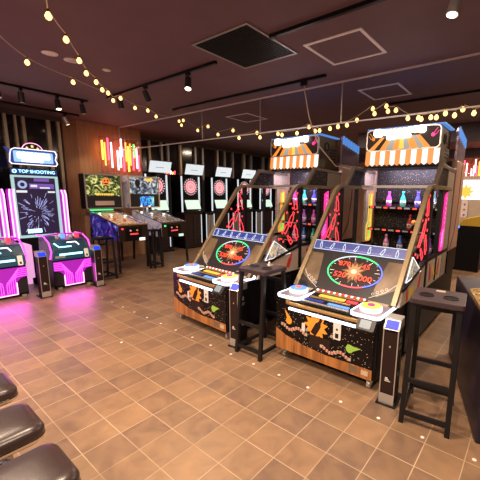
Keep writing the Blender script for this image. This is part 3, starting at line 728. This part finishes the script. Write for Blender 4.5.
# cup stands
def cup_stand(label, loc, rz, h=.86, s=.155, top='table'):
    t = thing('cup_stand', label, 'stand', loc, rz, 'small dark cup stands')
    # sheet with two cup wells
    b = MB(); b.poly(rrect(-s, s, -s, s, .02), h-.035, h); b.build('top', top, t, .004)
    for x in (-s*.47, s*.45):
        MB().ring(ell(x, -.03, .050, .050, 28), ell(x, -.03, .042, .042, 28), h, h+.004).build('cup_well_rim', 'blackm', t)
        MB().poly(ell(x, -.03, .042, .042, 28), h, h+.0015).build('cup_well', 'black', t)
    MB().box(-.03, .03, s*.55, s*.75, h, h+.004).build('sticker', 'cream', t)
    q = s-.03; w = s+.035
    for sx in (-1, 1):
        for sy in (-1, 1):
            x0, y0, x1, y1 = sx*q, sy*q, sx*q*1.08, sy*w
            MB().add([(x0-.016, y0-.016, h-.035), (x0+.016, y0-.016, h-.035), (x0+.016, y0+.016, h-.035), (x0-.016, y0+.016, h-.035),
                      (x1-.016, y1-.016, 0), (x1+.016, y1-.016, 0), (x1+.016, y1+.016, 0), (x1-.016, y1+.016, 0)],
                     [(0, 1, 2, 3), (7, 6, 5, 4), (4, 5, 1, 0), (5, 6, 2, 1), (6, 7, 3, 2), (7, 4, 0, 3)]).build('leg', 'blackm', t)
    for sy, z in ((-1, .30), (1, .30), (1, h-.16), (-1, .06), (1, .06)):
        f = (z/h); y = sy*(w*(1-f)+q*f)
        MB().box(-q, q, y-.011, y+.011, z, z+.03).build('crossbar', 'blackm', t)
    for sx in (-1, 1): MB().box(sx*q*1.06-.011, sx*q*1.06+.011, -w, w, .05, .08).build('crossbar', 'blackm', t)
    return t
st1 = cup_stand('dark cup stand with two round cup wells right of the near bottle game', (.845, .33, 0), math.radians(7), .89, .165)
cup_stand('dark cup stand between the two bottle games', (-.755, .33, 0), 0, .85, .172)
cup_stand('black cup stand beside the pinball machine with the green backglass', (-4.72, .60, 0), PI/2, .74, .14, 'black')
cup_stand('black cup stand between the two pinball machines', (-4.92, 1.685, 0), PI/2, .78, .105, 'black')
for lab, loc, c in (('small white dice like counter on the cup stand between the games', (-.74, .41, .85), 'whitep'),):
    tag(MB(Matrix.Translation(loc)).box(-.012, .012, -.012, .012, 0, .02).lathe([(.008, .02), (.012, .03), (.006, .04)], n=12).build('small_figurine', c), lab, 'figurine')
# ------------------------------------------------------------------ pinball machines (face +x)
def pinball(label, loc, glass, field, side, warm):
    t = thing('pinball_machine', label, 'pinball machine', loc, PI/2, 'pinball machines')
    W = .29
    # side profile (y back, z)
    prof = [(0, .62), (0, .90), (1.15, 1.12), (1.15, .62), (.9, .55)]
    for x, nm in ((-W, 'cabinet_side'), (W-.02, 'cabinet_side')):
        MB(SIDE(x)).poly(prof, 0, .02).build(nm, side, t)
        MB(SIDE(x)).stroke([(0, .905), (1.15, 1.125)], .018, -.003, .023).build('side_rail', 'chrome', t)
    fp = MB().box(-W, W, -.012, 0, .60, .90).build('front_plate', 'brownp', t, .004)
    MB().box(-.16, .16, -.02, -.012, .60, .86).build('coin_door', 'black', t, .006)
    d = MB(FRONT(0, -.02)); d.box(-.08, .08, .72, .745, 0, .004); d.build('coin_window', 'redn', fp)
    for x, z, mm in ((-.22, .84, 'redn' if warm else 'ring_g'), (-.07, .80, 'whitep'), (.06, .80, 'yell')):
        MB(FRONT(0, -.012)).poly(ell(x, z, .018, .018, 14), 0, .02).build('button', mm, fp)
    MB(FRONT(0, -.02)).box(.10, .20, .60, .65, 0, .03).build('coin_slot_light', 'ledw2' if warm else 'dgreen', fp)
    MB().box(-W, W, -.02, .03, .90, .925).build('lock_bar', 'chrome' if not warm else 'brass', t, .004)
    MB(SIDE(-W+.02)).poly([(0, .62), (0, .82), (1.15, 1.0), (1.15, .62)], 0, 2*W-.04).build('cabinet_core', 'black', t)
    P = frame((0, .03, .862), (1, 0, 0), (0, 1, .20))
    pf = MB(P).box(-W+.02, W-.02, 0, 1.10, -.005, 0).build('playfield', field, t)
    rnd = random.Random(3)
    for k in range(6):
        x, y = rnd.uniform(-.2, .2), rnd.uniform(.35, 1.0)
        MB(P).lathe([(.03, 0), (.022, .02), (.022, .04), (.035, .045), (.03, .055)], (x, y, 0), 14).build('bumper', 'ledw2' if k % 2 else 'orange', pf)
    for sx in (-1, 1): MB(P).poly([(sx*.11, .16), (sx*.115, .19), (sx*.03, .13), (sx*.03, .12)], .005, .03).build('flipper', 'yell', pf)
    MB(P).tube([(-.2, .5, .02), (-.22, .8, .06), (-.1, .98, .07), (.1, .98, .07), (.2, .8, .05), (.18, .5, .02)], .008, 8).build('ramp', 'chrome', pf)
    MB(frame((0, .0, .905), (1, 0, 0), (0, 1, .191))).box(-W+.02, W-.02, .01, 1.12, 0, .005).build('glass_top', 'acryl', t)
    # backbox
    bb = MB().box(-.37, .37, 1.08, 1.32, 1.17, 1.87).build('backbox', 'black' if warm else 'mural2', t, .008)
    F = FRONT(0, 1.08)
    MB(F).ring(rect(-.37, .37, 1.17, 1.87), rect(-.345, .345, 1.19, 1.85), 0, .015).build('backbox_frame', 'mull' if not warm else 'mull2', bb)
    MB(F).box(-.34, .34, 1.43 if warm else 1.48, 1.845, 0, .006).build('backglass', glass, bb)
    sp = MB(F).box(-.34, .34, 1.195, 1.43 if warm else 1.48, 0, .005).build('speaker_panel', 'char', bb)
    if warm:
        MB(F).box(-.19, .19, 1.24, 1.33, .005, .009).build('score_window', 'cream', sp)
        MB(F).poly(star(.05, 1.73, .085, .062, 9), .006, .010).build('orange_face', 'orn', bb)
        MB(F).poly(ell(.02, 1.745, .016, .02, 10), .010, .013).poly(ell(.08, 1.745, .016, .02, 10), .010, .013).poly([(0, 1.70), (.10, 1.70), (.08, 1.675), (.02, 1.675)], .010, .013).build('face_holes', 'brownp', bb)
        b = MB(F)
        for k in range(10): b.box(-.16+k*.036, -.132+k*.036, 1.445, 1.485, .006, .010)
        b.build('title_letters', 'sigy', bb)
    else:
        MB(F).box(-.12, .22, 1.21, 1.43, .005, .009).build('video_screen', 'lcdp', sp)
        MB(F).poly(ell(.12, 1.80, .11, .035, 18), .006, .010).build('title_letters', 'sigy', bb)
        for k, x in enumerate((-.1, .1)): MB(F).poly(ell(x, 1.205, .03, .012, 12), .005, .012).build('apron_lamp', 'ledw2', sp)
        MB(F).poly(ell(-.16, 1.72, .06, .085, 20), .006, .009).build('dark_print', 'brownp', bb)
    for sx in (-1, 1):
        for y in (.03, 1.10):
            MB().add([(sx*W-.02, y-.02, .80), (sx*W+.02, y-.02, .80), (sx*W+.02, y+.02, .80), (sx*W-.02, y+.02, .80),
                      (sx*(W+.02)-.018, y-.058, .03), (sx*(W+.02)+.018, y-.058, .03), (sx*(W+.02)+.018, y-.022, .03), (sx*(W+.02)-.018, y-.022, .03)] if y < .5 else
                     [(sx*W-.02, y-.02, .80), (sx*W+.02, y-.02, .80), (sx*W+.02, y+.02, .80), (sx*W-.02, y+.02, .80),
                      (sx*(W+.02)-.018, y+.022, .03), (sx*(W+.02)+.018, y+.022, .03), (sx*(W+.02)+.018, y+.058, .03), (sx*(W+.02)-.018, y+.058, .03)],
                     [(0, 1, 2, 3), (7, 6, 5, 4), (4, 5, 1, 0), (5, 6, 2, 1), (6, 7, 3, 2), (7, 4, 0, 3)]).lathe([(.03, 0), (.03, .012), (.01, .03)], (sx*(W+.02), y+(-.04 if y < .5 else .04), 0), 12).build('leg', 'blackm', t)
    MB(SIDE(-W-.001)).box(.3, .34, .75, .79, -.01, 0).build('flipper_button', 'redp', t)
    if not warm: MB(FRONT(0, 1.05)).box(-.30, -.18, 1.02, 1.12, 0, .002).build('note', 'whitep', t)
    b = MB(F)
    if warm: MB(F).box(-.30, .16, 1.135, 1.155, -.02, .0).build('top_lamps', 'ring_g', t)
    return t
pinball('pinball machine with a green and yellow backglass and blue cabinet side', (-4.86, 1.24, 0), 'ghost', 'play', 'mural', True)
pinball('pinball machine with a grey and white backglass and a small blue video screen', (-4.86, 2.13, 0), 'grey', 'play2', 'mural2', False)

# ------------------------------------------------------------------ dart machines (face +x)
def dart():
    t = thing('dart_machine', '', 'dart machine', (0, 0, 0), PI/2, 'electronic dart machines in a row')
    MB().box(-.30, .30, 0, .42, .02, .98).build('lower_cabinet', 'brownp', t, .008)
    MB().box(-.32, .32, -.08, .44, 0, .04).build('foot', 'blackm', t)
    MB().box(-.29, .29, .12, .42, .98, 2.0).build('upper_cabinet', 'black', t, .008)
    for x in (-.305, .265): MB().box(x, x+.03, .085, .12, 1.0, 1.96).build('side_light', 'dwhite', t)
    b = MB(FRONT(0, .12)).poly(ell(0, 1.68, .235, .235, 40), 0, .02).build('dartboard', 'brownp', t)
    for r0, r1, mm in ((.185, .160, 'dred'), (.16, .13, 'dpink'), (.13, .105, 'dred'), (.105, .065, 'dpink'), (.065, .045, 'dred'), (.045, .024, 'dpink')):
        MB(FRONT(0, .12)).ring(ell(0, 1.68, r0, r0, 40), ell(0, 1.68, r1, r1, 40), .02, .024).build('board_ring', mm, b)
    MB(FRONT(0, .12)).poly(ell(0, 1.68, .024, .024, 20), .02, .028).build('bullseye', 'dred', b)
    for k in range(20):
        th = 2*PI*k/20; c = MB(FRONT(0, .12)).poly(ell(.212*math.cos(th), 1.68+.212*math.sin(th), .016, .016, 8), .02, .023).build('number_lamp', 'dwhite', b)
    F = frame((0, -.02, 1.08), (1, 0, 0), (0, .35, 1))
    s = MB(F).box(-.25, .25, -.02, .27, -.03, 0).build('menu_panel', 'char', t, .005)
    MB(F).box(-.235, .235, 0, .255, 0, .003).build('menu_display', 'dgreen', s)
    MB().box(-.27, .27, -.05, .2, .98, 1.03).build('ledge', 'blackm', t, .008)
    MB().lathe([(.02, 0), (.03, .01), (.03, .04), (.015, .05)], (-.1, -.0, 1.03), 14).build('dart_cup', 'blackm', t)
    MB().lathe([(.02, 0), (.03, .01), (.03, .03), (.015, .04)], (.02, -.0, 1.03), 14).build('dart_cup', 'blackm', t)
    F = frame((0, -.05, 2.0), (1, 0, 0), (0, -.33, 1))
    s = MB(F).box(-.30, .30, -.005, .29, -.05, 0).build('monitor', 'char', t, .005)
    MB(F).box(-.29, .29, .005, .28, 0, .004).build('score_display', 'dwhite', s)
    MB(F).box(-.12, .10, .12, .135, .004, .006).build('caption_line', 'lcd', s)
    MB().box(-.06, .06, .0, .2, 1.93, 2.05).build('monitor_arm', 'blackm', t)
    lp = MB().box(-.02, .02, -.02, .0, .12, .90).build('centre_strip', 'char', t)
    MB().box(.24, .255, -.015, .0, .12, .92).build('edge_light', 'dwhite', t)
    c = MB(FRONT(0, 0))
    for k in range(7): c.box(-.2, .2, .25+k*.06, .27+k*.06, 0, .006)
    c.build('grille', 'char', t)
    return t
d0 = dart()
ys = (2.73, 3.75, 4.79, 5.85, 6.91, 7.96)
lbs = ('dart machine half hidden behind the grey backglass pinball machine', 'dart machine just right of the pinball machines, its whole target in clear view',
       'third dart machine from the left, left of the slanted frame of the far bottle game', 'fourth dart machine, seen partly through red neon of the far bottle game',
       'fifth dart machine with a bluish monitor, seen inside the far bottle game frame', 'furthest dart machine, seen beside the lime strip of the far bottle game')
for i, (y, l) in enumerate(zip(ys, lbs)):
    o = d0 if i == 0 else copy_tree(d0)
    o.location = (-6.30, y, 0); o['label'] = l
    if i == 4:
        for c in o.children:
            if c.name.startswith('monitor') and not c.name.startswith('monitor_arm'):
                for q in c.children:
                    if q.name.startswith('score_display'): q.data = q.data.copy(); q.data.materials[0] = M_['dblue']
# dart racks / chrome stands between the darts
def rack(y, label):
    t = thing('throw_rack', label, 'rack', (-6.25, y, 0), PI/2, 'tall narrow racks between dart machines')
    MB().box(-.16, .16, 0, .30, 0, .97).build('body', 'black', t, .006)
    for x in (-.15, .13): MB().box(x, x+.02, -.012, 0, .05, .93).build('light_edge', 'dwhite', t)
    c = MB(FRONT(0, 0))
    for k in range(4): c.box(-.10+k*.055, -.07+k*.055, .08, .9, 0, .01)
    c.build('bars', 'mull2', t)
for i, y in enumerate((4.28, 5.33, 6.39, 7.45)):
    rack(y, ('narrow black rack with lit edges right of the dart machine in clear view', 'narrow lit rack between the third and fourth dart machines', 'narrow lit rack between the fourth and fifth dart machines', 'narrow lit rack beside the furthest dart machine')[i])
# bright decoration between first two dart machines
t = thing('neon_flower_sign', 'small red and yellow neon cluster glowing between the first two dart machines', 'neon sign', (-6.6, 3.24, 1.98), PI/2)
MB().box(-.2, .2, 0, .02, 0, .02).build('base_bar', 'blackm', t)
for k, (x, mm) in enumerate(((-.15, 'neonr'), (-.09, 'neono'), (-.03, 'neonr'), (.03, 'neonp'), (.09, 'neony'), (.15, 'neonr'))):
    MB().tube([(x, -.01, .02), (x+.01, -.01, .08+.03*(k % 2))], .012, 8).build('neon_tube', mm, t)
MB().box(-.03, .03, 0, .03, -1.98, 0).build('pole', 'blackm', t)

# ------------------------------------------------------------------ neon sign on the wood wall
def neon_sign(label, loc, rz, sc=1.):
    t = thing('neon_sign', label, 'neon sign', loc, rz, 'vertical tube neon signs'); t.scale = (sc, sc, sc)
    MB().box(-.45, .45, -.006, 0, 0, .80).build('acrylic_sheet', 'acryl', t)
    MB().ring(rect(-.45, .45, 0, .80), rect(-.444, .444, .006, .794), 0, .001) if False else None
    e = MB(FRONT(0, -.003)).stroke(rect(-.45, .45, 0, .80), .010, -.004, .004, True).build('sheet_edge', 'mull2', t)
    for x in (-.42, .42):
        for z in (.04, .76): MB().cyl((x, .10, z), (x, -.01, z), .008, n=10).build('standoff', 'chrome', t)
    spec = ((-.39, .30, .70, 'neony'), (-.34, .18, .66, 'neono'), (-.27, .30, .76, 'neonr'), (-.20, .14, .68, 'neonp'), (-.07, .10, .52, 'neonp'), (-.01, .16, .60, 'neonp'), (.06, .08, .58, 'neonr'),
            (.02, .40, .78, 'neonp'), (.12, .30, .72, 'neono'), (.17, .08, .64, 'neony'), (.22, .22, .70, 'neono'), (.28, .12, .52, 'neonr'), (.31, .40, .70, 'neong'), (.37, .16, .62, 'neonp'), (.41, .10, .46, 'neonr'))
    for x, z0, z1, mm in spec:
        MB().tube([(x, -.022, z0), (x, -.022, (z0+z1)/2), (x, -.022, z1)], .016, 10).build('neon_tube', mm, t)
    b = MB()
    for k in range(5): b.cyl((-.3+k*.05, -.008, .035), (-.3+k*.05, -.014, .035), .006, n=8)
    b.build('fixing', 'white', t)
neon_sign('colourful neon sign of upright tubes on the wood wall above the pinball machines', (XL+.12, 1.83, 1.90), PI/2)
neon_sign('colourful neon sign of upright tubes on the far wall at the right edge', (-.30, YB-.15, 1.85), 0)

# ------------------------------------------------------------------ gun game (faces +x)
def gun_game(label, loc, full=True):
    t = thing('gun_game', label, 'arcade game', loc, PI/2, 'pink lit shooting games')
    # console, front at y=0
    cs = MB().box(-.30, .30, .04, .60, .02, .46).build('console_body', 'black', t, .01)
    arch = lambda d: [(-.30+d*.2, .42-d), (-.12, .42-d), (-.05, .38-d), (-.01+d*.0, .30-d)]
    pl = MB(FRONT(0, .035)).poly([(-.30, .44), (.30, .44), (.30, .30), (.21, .28), (.15, .22), (.15, .05), (-.15, .05), (-.15, .22), (-.21, .28), (-.30, .30)], 0, .012).build('lit_front', 'mag2', t)
    for k in range(5):
        d = k*.028
        for sx in (-1, 1):
            MB(FRONT(0, .03)).stroke([(sx*.295, .425-d), (sx*(.19-d*.2), .42-d), (sx*(.145-d), .37-d*1.2), (sx*(.135-d), .30-d), (sx*(.135-d), .065)], .009, .006, .016).build('neon_line', 'mag', pl)
    MB(FRONT(0, .03)).stroke([(-.15, .22), (-.15, .05), (.15, .05), (.15, .22)], .012, .006, .018).build('neon_edge', 'pink', pl)
    for sx in (-1, 1):
        MB(FRONT(0, .035)).poly([(sx*.295, .06), (sx*.165, .06), (sx*.165, .22), (sx*.215, .27), (sx*.295, .28)], 0, .010).build('speaker_box', 'char', t)
        MB(FRONT(0, .03)).box(sx*.23-.03, sx*.23+.03, .0, .03, -.02, .004).build('foot_plate', 'silver', t)
    # sloped head
    prof = [(.03, .46), (.0, .50), (.02, .60), (.20, .75), (.58, .78), (.60, .46)]
    hd = MB(SIDE(-.30)).poly(prof, 0, .60).build('console_head', 'teal_dark' if 'teal_dark' in M_ else 'black', t, .01)
    F = frame((0, .02, .60), (1, 0, 0), (0, .18, .15))
    MB(F).box(-.27, .16, .02, .19, 0, .008).build('deck_panel', 'teal', hd)
    MB(F).stroke([(-.22, .17), (-.17, .08), (.02, .08)], .018, .008, .016).build('deck_light', 'cyan', hd)
    MB(F).stroke([(-.02, .17), (.12, .17), (.15, .10)], .012, .008, .016).build('deck_light', 'ledw', hd)
    F2 = frame((0, .0, .50), (1, 0, 0), (0, .02, .10))
    MB(F2).box(-.20, .16, .035, .065, 0, .012).build('front_light', 'cyan', hd)
    MB(F2).box(-.29, .29, -.03, .10, -.01, .004).build('front_band', 'teal', hd)
    MB(F2).box(-.27, -.12, .0, .035, .004, .015).build('nameplate', 'silver', hd)
    MB(F2).poly(rrect(.19, .255, -.03, .11, .012), .004, .018).build('coin_plate', 'white', hd)
    MB(F2).box(.21, .235, -.01, .02, .018, .020).build('coin_slot', 'blackm', hd)
    # guard arch in pink at the back of the console
    for x in (-.31, .31):
        MB().tube([(x, .10, .48), (x, .02, .60), (x, .10, .74), (x, .30, .82), (x, .60, .82)], .012, 10).build('side_loop', 'mag', t)
    MB().tube([(-.31, .30, .82), (-.1, .26, .85), (.15, .24, .84), (.31, .30, .82)], .014, 8).build('gun_rest', 'mag2', t)
    for sx, mm in ((-.08, 'bluel'), (.14, 'redn')):
        gn = MB().box(sx-.02, sx+.02, .10, .42, .80, .85).box(sx-.018, sx+.018, .34, .42, .72, .82).build('toy_gun', 'white', t, .006)
        MB().box(sx-.024, sx+.024, .10, .17, .79, .86).build('gun_tip', mm, gn)
    for part in t.children: part.scale = (.9, 1, 1); part.location = (.03, 0, 0)
    # floor base and rear tower
    MB().box(-.36, .40, .60, 1.05, .02, .12).build('floor_base', 'black', t, .01)
    MB().box(-.385, .275, 1.05, 1.40, .02, 1.88).build('tower', 'black', t, .01)
    for x in (-.43, .31): MB().box(x, x+.11, .63, 1.04, .02, .66).build('side_fin', 'finp', t, .01)
    if not full:
        pass
    F = FRONT(0, 1.05) @ Matrix.Translation((-.055, 1.25, 0)) @ Matrix.Diagonal((.915, .945, 1, 1)) @ Matrix.Translation((0, -1.25, 0))
    sf = MB(F).ring(rect(-.36, .36, .70, 1.80), rect(-.315, .315, .745, 1.765), 0, .03).build('screen_frame', 'aqua', t)
    sc_ = MB(F).box(-.315, .315, .745, 1.765, 0, .008).build('screen', 'scr', sf)
    rnd = random.Random(11)
    b = MB(F)
    for k in range(90):
        th = rnd.uniform(0, 2*PI); r0 = rnd.uniform(.05, .26); r1 = r0+rnd.uniform(.02, .11)
        c, s = math.cos(th), math.sin(th)
        p0 = (c*r0, 1.15+s*r0*1.25); p1 = (c*r1, 1.15+s*r1*1.25)
        if abs(p1[0]) > .31 or not .76 < p1[1] < 1.52: continue
        b.stroke([p0, p1], rnd.uniform(.003, .009), .008, .010)
    b.build('light_streaks', 'streak', sc_)
    MB(F).ring(ell(-.20, 1.64, .07, .07, 24), ell(-.20, 1.64, .035, .035, 24), .008, .012).build('target_icon', 'dblue', sc_)
    MB(F).box(-.10, .29, 1.57, 1.66, .008, .010).box(-.02, .22, 1.70, 1.755, .008, .010).build('banner', 'purp', sc_)
    for q in ((-.08, .02, 1.60, 1.64), (.06, .22, 1.575, 1.60), (-.30, -.14, 1.50, 1.54), (.18, .30, 1.50, 1.53)): MB(F).box(*q, .009, .012).build('banner_text', 'dwhite', sc_)
    MB(F).box(-.20, .02, .78, .85, .008, .012).build('credit_bar', 'cyan', sc_)
    # name strip and marquee
    ns = MB(F).box(-.36, .36, 1.81, 1.92, 0, .035).build('name_strip', 'char', t)
    MB(F).box(-.35, .35, 1.825, 1.905, .035, .037).build('strip_backing', 'bstrip', ns)
    text('title', 'TOP SHOOTING', F @ Matrix.Translation((.04, 1.865, .039)), .076, 'cyan', ns, .002)
    MB(F).ring(ell(-.30, 1.865, .032, .032, 18), ell(-.30, 1.865, .018, .018, 18), .037, .041).build('target_mark', 'cyan', ns)
    F = F @ Matrix.Translation((0, .055, 0)) @ Matrix.Diagonal((.90, 1, 1, 1))
    mq = MB(F).poly([(-.40, 1.96), (-.37, 1.93), (.37, 1.93), (.40, 1.97), (.37, 2.04), (.40, 2.13), (.37, 2.19), (-.30, 2.19), (-.36, 2.16), (-.45, 2.20), (-.38, 2.10)], 0, .08).build('marquee', 'bstrip', t)
    MB(F).stroke([(-.40, 1.96), (-.37, 1.93), (.37, 1.93), (.40, 1.97), (.37, 2.04), (.40, 2.13), (.37, 2.19), (-.30, 2.19), (-.36, 2.16), (-.38, 2.10)], .014, .075, .095, True).build('marquee_edge', 'ledw2', mq)
    MB(F).poly(rrect(-.33, .33, 1.965, 2.15, .02), .08, .085).build('marquee_glow', 'icy', mq)
    b = MB(F)
    for x, w in ((-.24, .03), (-.17, .03), (-.10, .028), (-.035, .028), (.03, .03), (.10, .03), (.17, .03), (.24, .028)): b.poly(rrect(x-w, x+w, 2.03, 2.13, .02), .085, .10)
    for x in (-.18, -.12, -.06, 0, .06, .12): b.poly(rrect(x-.024, x+.024, 1.975, 2.02, .01), .085, .095)
    b.build('glowing_title', 'ltr', mq)
    dm = MB(F).poly(ell(.0, 2.18, .17, .12, 24, 0, 180), .01, .05).build('star_dome', 'brownp', mq)
    MB(F).stroke(ell(.0, 2.18, .17, .12, 24, 0, 180), .008, .04, .056).build('dome_edge', 'pink', mq)
    for x, z, r in ((-.09, 2.215, .028), (0, 2.245, .034), (.09, 2.215, .028)): MB(F).poly(star(x, z, r, r*.42, 5), .05, .058).build('star', 'star', dm)
    # neon pillars beside the screen
    for sx in (-1, 1):
        xp = sx*.375-.04; pl = MB().box(xp-.04, xp+.04, .98, 1.12, .70, 1.54).build('neon_pillar', 'mag2', t, .02)
        for k, mm in enumerate(('pink', 'mag', 'pink')):
            x = xp-.026+k*.026
            MB().tube([(x, .97, .72), (x, .97, 1.2), (x, .97, 1.46), (x-sx*.012, .99, 1.54)], .011, 8).build('pillar_tube', mm, pl)
    return t
M_['teal_dark'] = mat('teal_black_plastic', (.02, .06, .09), .3)
gun_game('pink lit shooting game with a tall starburst screen beside the wood panel', (-4.52, .015, 0))
gun_game('pink lit shooting game cut off by the left edge of the photo', (-4.52, -.86, 0))

# ------------------------------------------------------------------ machines at the right edge
t = thing('table_game', 'dark machine at the right edge with a gold printed sloping top', 'arcade game', (1.63, .79, 0), math.radians(18))
MB().box(-.62, .5, -.42, .9, .0, .80).build('body', mat('navy_laminate', (.012, .008, .022), .4), t, .01)
MB(frame((0, -.42, .80), (1, 0, 0), (0, 1, .04))).poly(rrect(-.63, .5, 0, .62, .05), 0, .03).build('game_top', 'bartop', t)
MB(frame((0, -.42, .80), (1, 0, 0), (0, 1, .04))).stroke(rrect(-.63, .5, 0, .62, .05), .02, .02, .04, True).build('top_trim', 'brass', t)
MB().box(-.36, .5, .15, .9, .82, 1.20).build('control_box', 'black', t, .02)
MB().cyl((-.48, .12, .84), (-.48, .12, .87), .022, n=16).lathe([(.02, .03), (.026, .045), (.018, .07), (.003, .075)], (-.48, .12, .84), 14).build('green_button', 'ring_g', t)
t = thing('prize_machine', 'brightly lit white and yellow game at the right edge under the far neon sign', 'arcade game', (.02, 5.7, 0), 0)
MB().box(-.26, .45, 0, .7, .0, 1.0).build('body', 'black', t, .01)
MB().box(-.22, .45, .1, .7, 1.0, 1.98).build('upper_body', 'cream', t, .01)
MB(FRONT(0, .1)).box(-.20, .42, 1.50, 1.90, 0, .01).build('lit_sign', 'ledw2', t)
MB(FRONT(0, .09)).poly(star(.05, 1.66, .16, .09, 8), 0, .012).build('yellow_burst', 'sigy', t)
MB(FRONT(0, .1)).box(-.16, -.04, 1.12, 1.45, 0, .012).build('panel_window', 'night', t)
MB(FRONT(0, .1)).poly(rrect(0, .12, 1.12, 1.48, .03), 0, .015).build('button_board', 'whitep', t)
for k in range(3): MB(FRONT(0, .085)).poly(ell(.06, 1.18+k*.11, .02, .02, 12), 0, .01).build('button', 'redp', t)
MB(frame((0, 0, 1.0), (1, 0, 0), (0, -.5, .86))).poly([(-.05, -.05), (.4, -.05), (.4, .22), (.1, .12)], 0, .02).build('yellow_flap', 'yell', t)
MB(FRONT(0, .0)).poly(ell(.0, .93, .03, .03, 14), 0, .02).build('blue_lamp', 'bluel', t)
t = thing('bar_counter', 'dark low counter behind the near bottle game at the right edge', 'counter', (.95, 3.3, 0), 0)
MB().box(-.10, 1.2, -.3, .5, 0, .85).build('body', 'side_art', t, .01)
MB().box(-.14, 1.24, -.34, .54, .85, .89).build('worktop', 'cream', t, .006)

# ------------------------------------------------------------------ stools in the foreground
def stool():
    t = thing('bench_stool', '', 'stool', (0, 0, 0), 0, 'dark leather stools along the wall')
    hw, L = .152, .42
    b = MB()
    lv = [(.0, .022, .050), (.0, .048, .05), (.012, .062, .055), (.035, .072, .06), (.075, .077, .07)]
    rings = []
    for ins, z, r in [(.008, 0, .05), (0, .012, .055), (0, .040, .055), (.008, .056, .055), (.024, .066, .055), (.055, .071, .05), (.10, .073, .04)]:
        rings.append([(x, y, z+.43) for x, y in rrect(-hw+ins, hw-ins, -L+ins, ins*-1, r, 6)])
    n = len(rings[0]); vs = [v for r_ in rings for v in r_]; fs = []
    for i in range(len(rings)-1):
        for k in range(n): fs.append((i*n+k, i*n+(k+1) % n, (i+1)*n+(k+1) % n, (i+1)*n+k))
    fs += [tuple(range(n))[::-1], tuple(range((len(rings)-1)*n, len(rings)*n))]
    b.add(vs, fs, True); b.build('cushion', 'leather', t)
    MB().stroke(rrect(-hw+.002, hw-.002, -L+.002, -.002, .055, 6), .008, .425, .437, True).build('metal_trim', 'chrome', t)
    MB().poly(rrect(-hw+.01, hw-.01, -L+.01, -.01, .05), .415, .43).build('seat_board', 'blackm', t)
    MB().cyl((0, -L/2, .02), (0, -L/2, .415), .028, n=20).build('post', 'chrome', t)
    MB().lathe([(.17, 0), (.17, .008), (.06, .02), (.03, .04)], (0, -L/2, 0), 32).build('foot', 'chrome', t)
    MB().tube([(.09, -L/2+.0, .20), (.0, -L/2+.09, .20), (-.09, -L/2, .20), (0, -L/2-.09, .20)], .009, 8, True).build('footring', 'chrome', t)
    return t
s0 = stool()
for i, (x, l) in enumerate(((-1.255, 'dark brown leather stool, furthest of the three at the left edge'), (-.80, 'dark brown leather stool, middle of the three at the left edge'), (-.38, 'dark brown leather stool nearest the camera at the bottom left'))):
    o = s0 if i == 0 else copy_tree(s0)
    o.location = (x+.27, -1.585-.012*i, .045); o['label'] = l
    o.location.z = 0

# ------------------------------------------------------------------ lights
def area(name, loc, sx, sy, e, c=(1, .76, .56), rot=(0, 0, 0), spread=None):
    L = bpy.data.lights.new(name, 'AREA'); L.shape = 'RECTANGLE'; L.size = sx; L.size_y = sy; L.energy = e; L.color = c
    if spread: L.spread = math.radians(spread)
    o = bpy.data.objects.new(name, L); COL.objects.link(o); o.location = loc; o.rotation_euler = rot; return o
for k, (x, y, e) in enumerate(((1.6, -1.2, 75), (-.4, -1.0, 85), (-2.4, -1.6, 93), (-.4, -3.2, 62), (1.6, -3.2, 62), (-2.4, -3.2, 56), (-4.0, -2.6, 37), (-3.3, 3.9, 56), (-5.0, 5.6, 43), (-1.2, 4.6, 50), (1.6, 3.4, 87), (.9, 7.4, 87))):
    area('downlight', (x, y, H-.02), .25, .25, e)
for (x, y) in ((-4.42, .0), (-4.42, -.86)):
    area('gun_glow', (x+.02, y, .22), .3, .5, 3.5, (1, .12, .75), (0, math.radians(-100), 0))
w = bpy.data.worlds.new('world'); S.world = w; w.use_nodes = True
w.node_tree.nodes['Background'].inputs[0].default_value = (.55, .42, .42, 1); w.node_tree.nodes['Background'].inputs[1].default_value = .05

# ------------------------------------------------------------------ camera (level lens, off-centre crop of a wider photograph)
F_, yaw, pit, rol = 328.965, -.641, .179, .019
f = Vector((math.sin(yaw)*math.cos(pit), math.cos(yaw)*math.cos(pit), -math.sin(pit)))
r = Vector((math.cos(yaw), -math.sin(yaw), 0)); u = r.cross(f)
r2 = r*math.cos(rol)+u*math.sin(rol); u2 = -r*math.sin(rol)+u*math.cos(rol)
cam = bpy.data.cameras.new('camera'); co = bpy.data.objects.new('camera', cam); COL.objects.link(co)
m = Matrix.Identity(4)
for i in range(3): m[i][0] = r2[i]; m[i][1] = u2[i]; m[i][2] = -f[i]
m[0][3], m[1][3], m[2][3] = 1.3075, -2.0231, 1.557
co.matrix_world = m
cam.sensor_width = 36; cam.lens = 36*F_/480; cam.shift_x = -(288.34-240)/480; cam.shift_y = (252.86-240)/480; cam.clip_start = .02
S.camera = co
S.view_settings.view_transform = 'Standard'; S.view_settings.look = 'None'; S.view_settings.gamma = 1; S.view_settings.use_curve_mapping = False
S.view_settings.exposure = .0
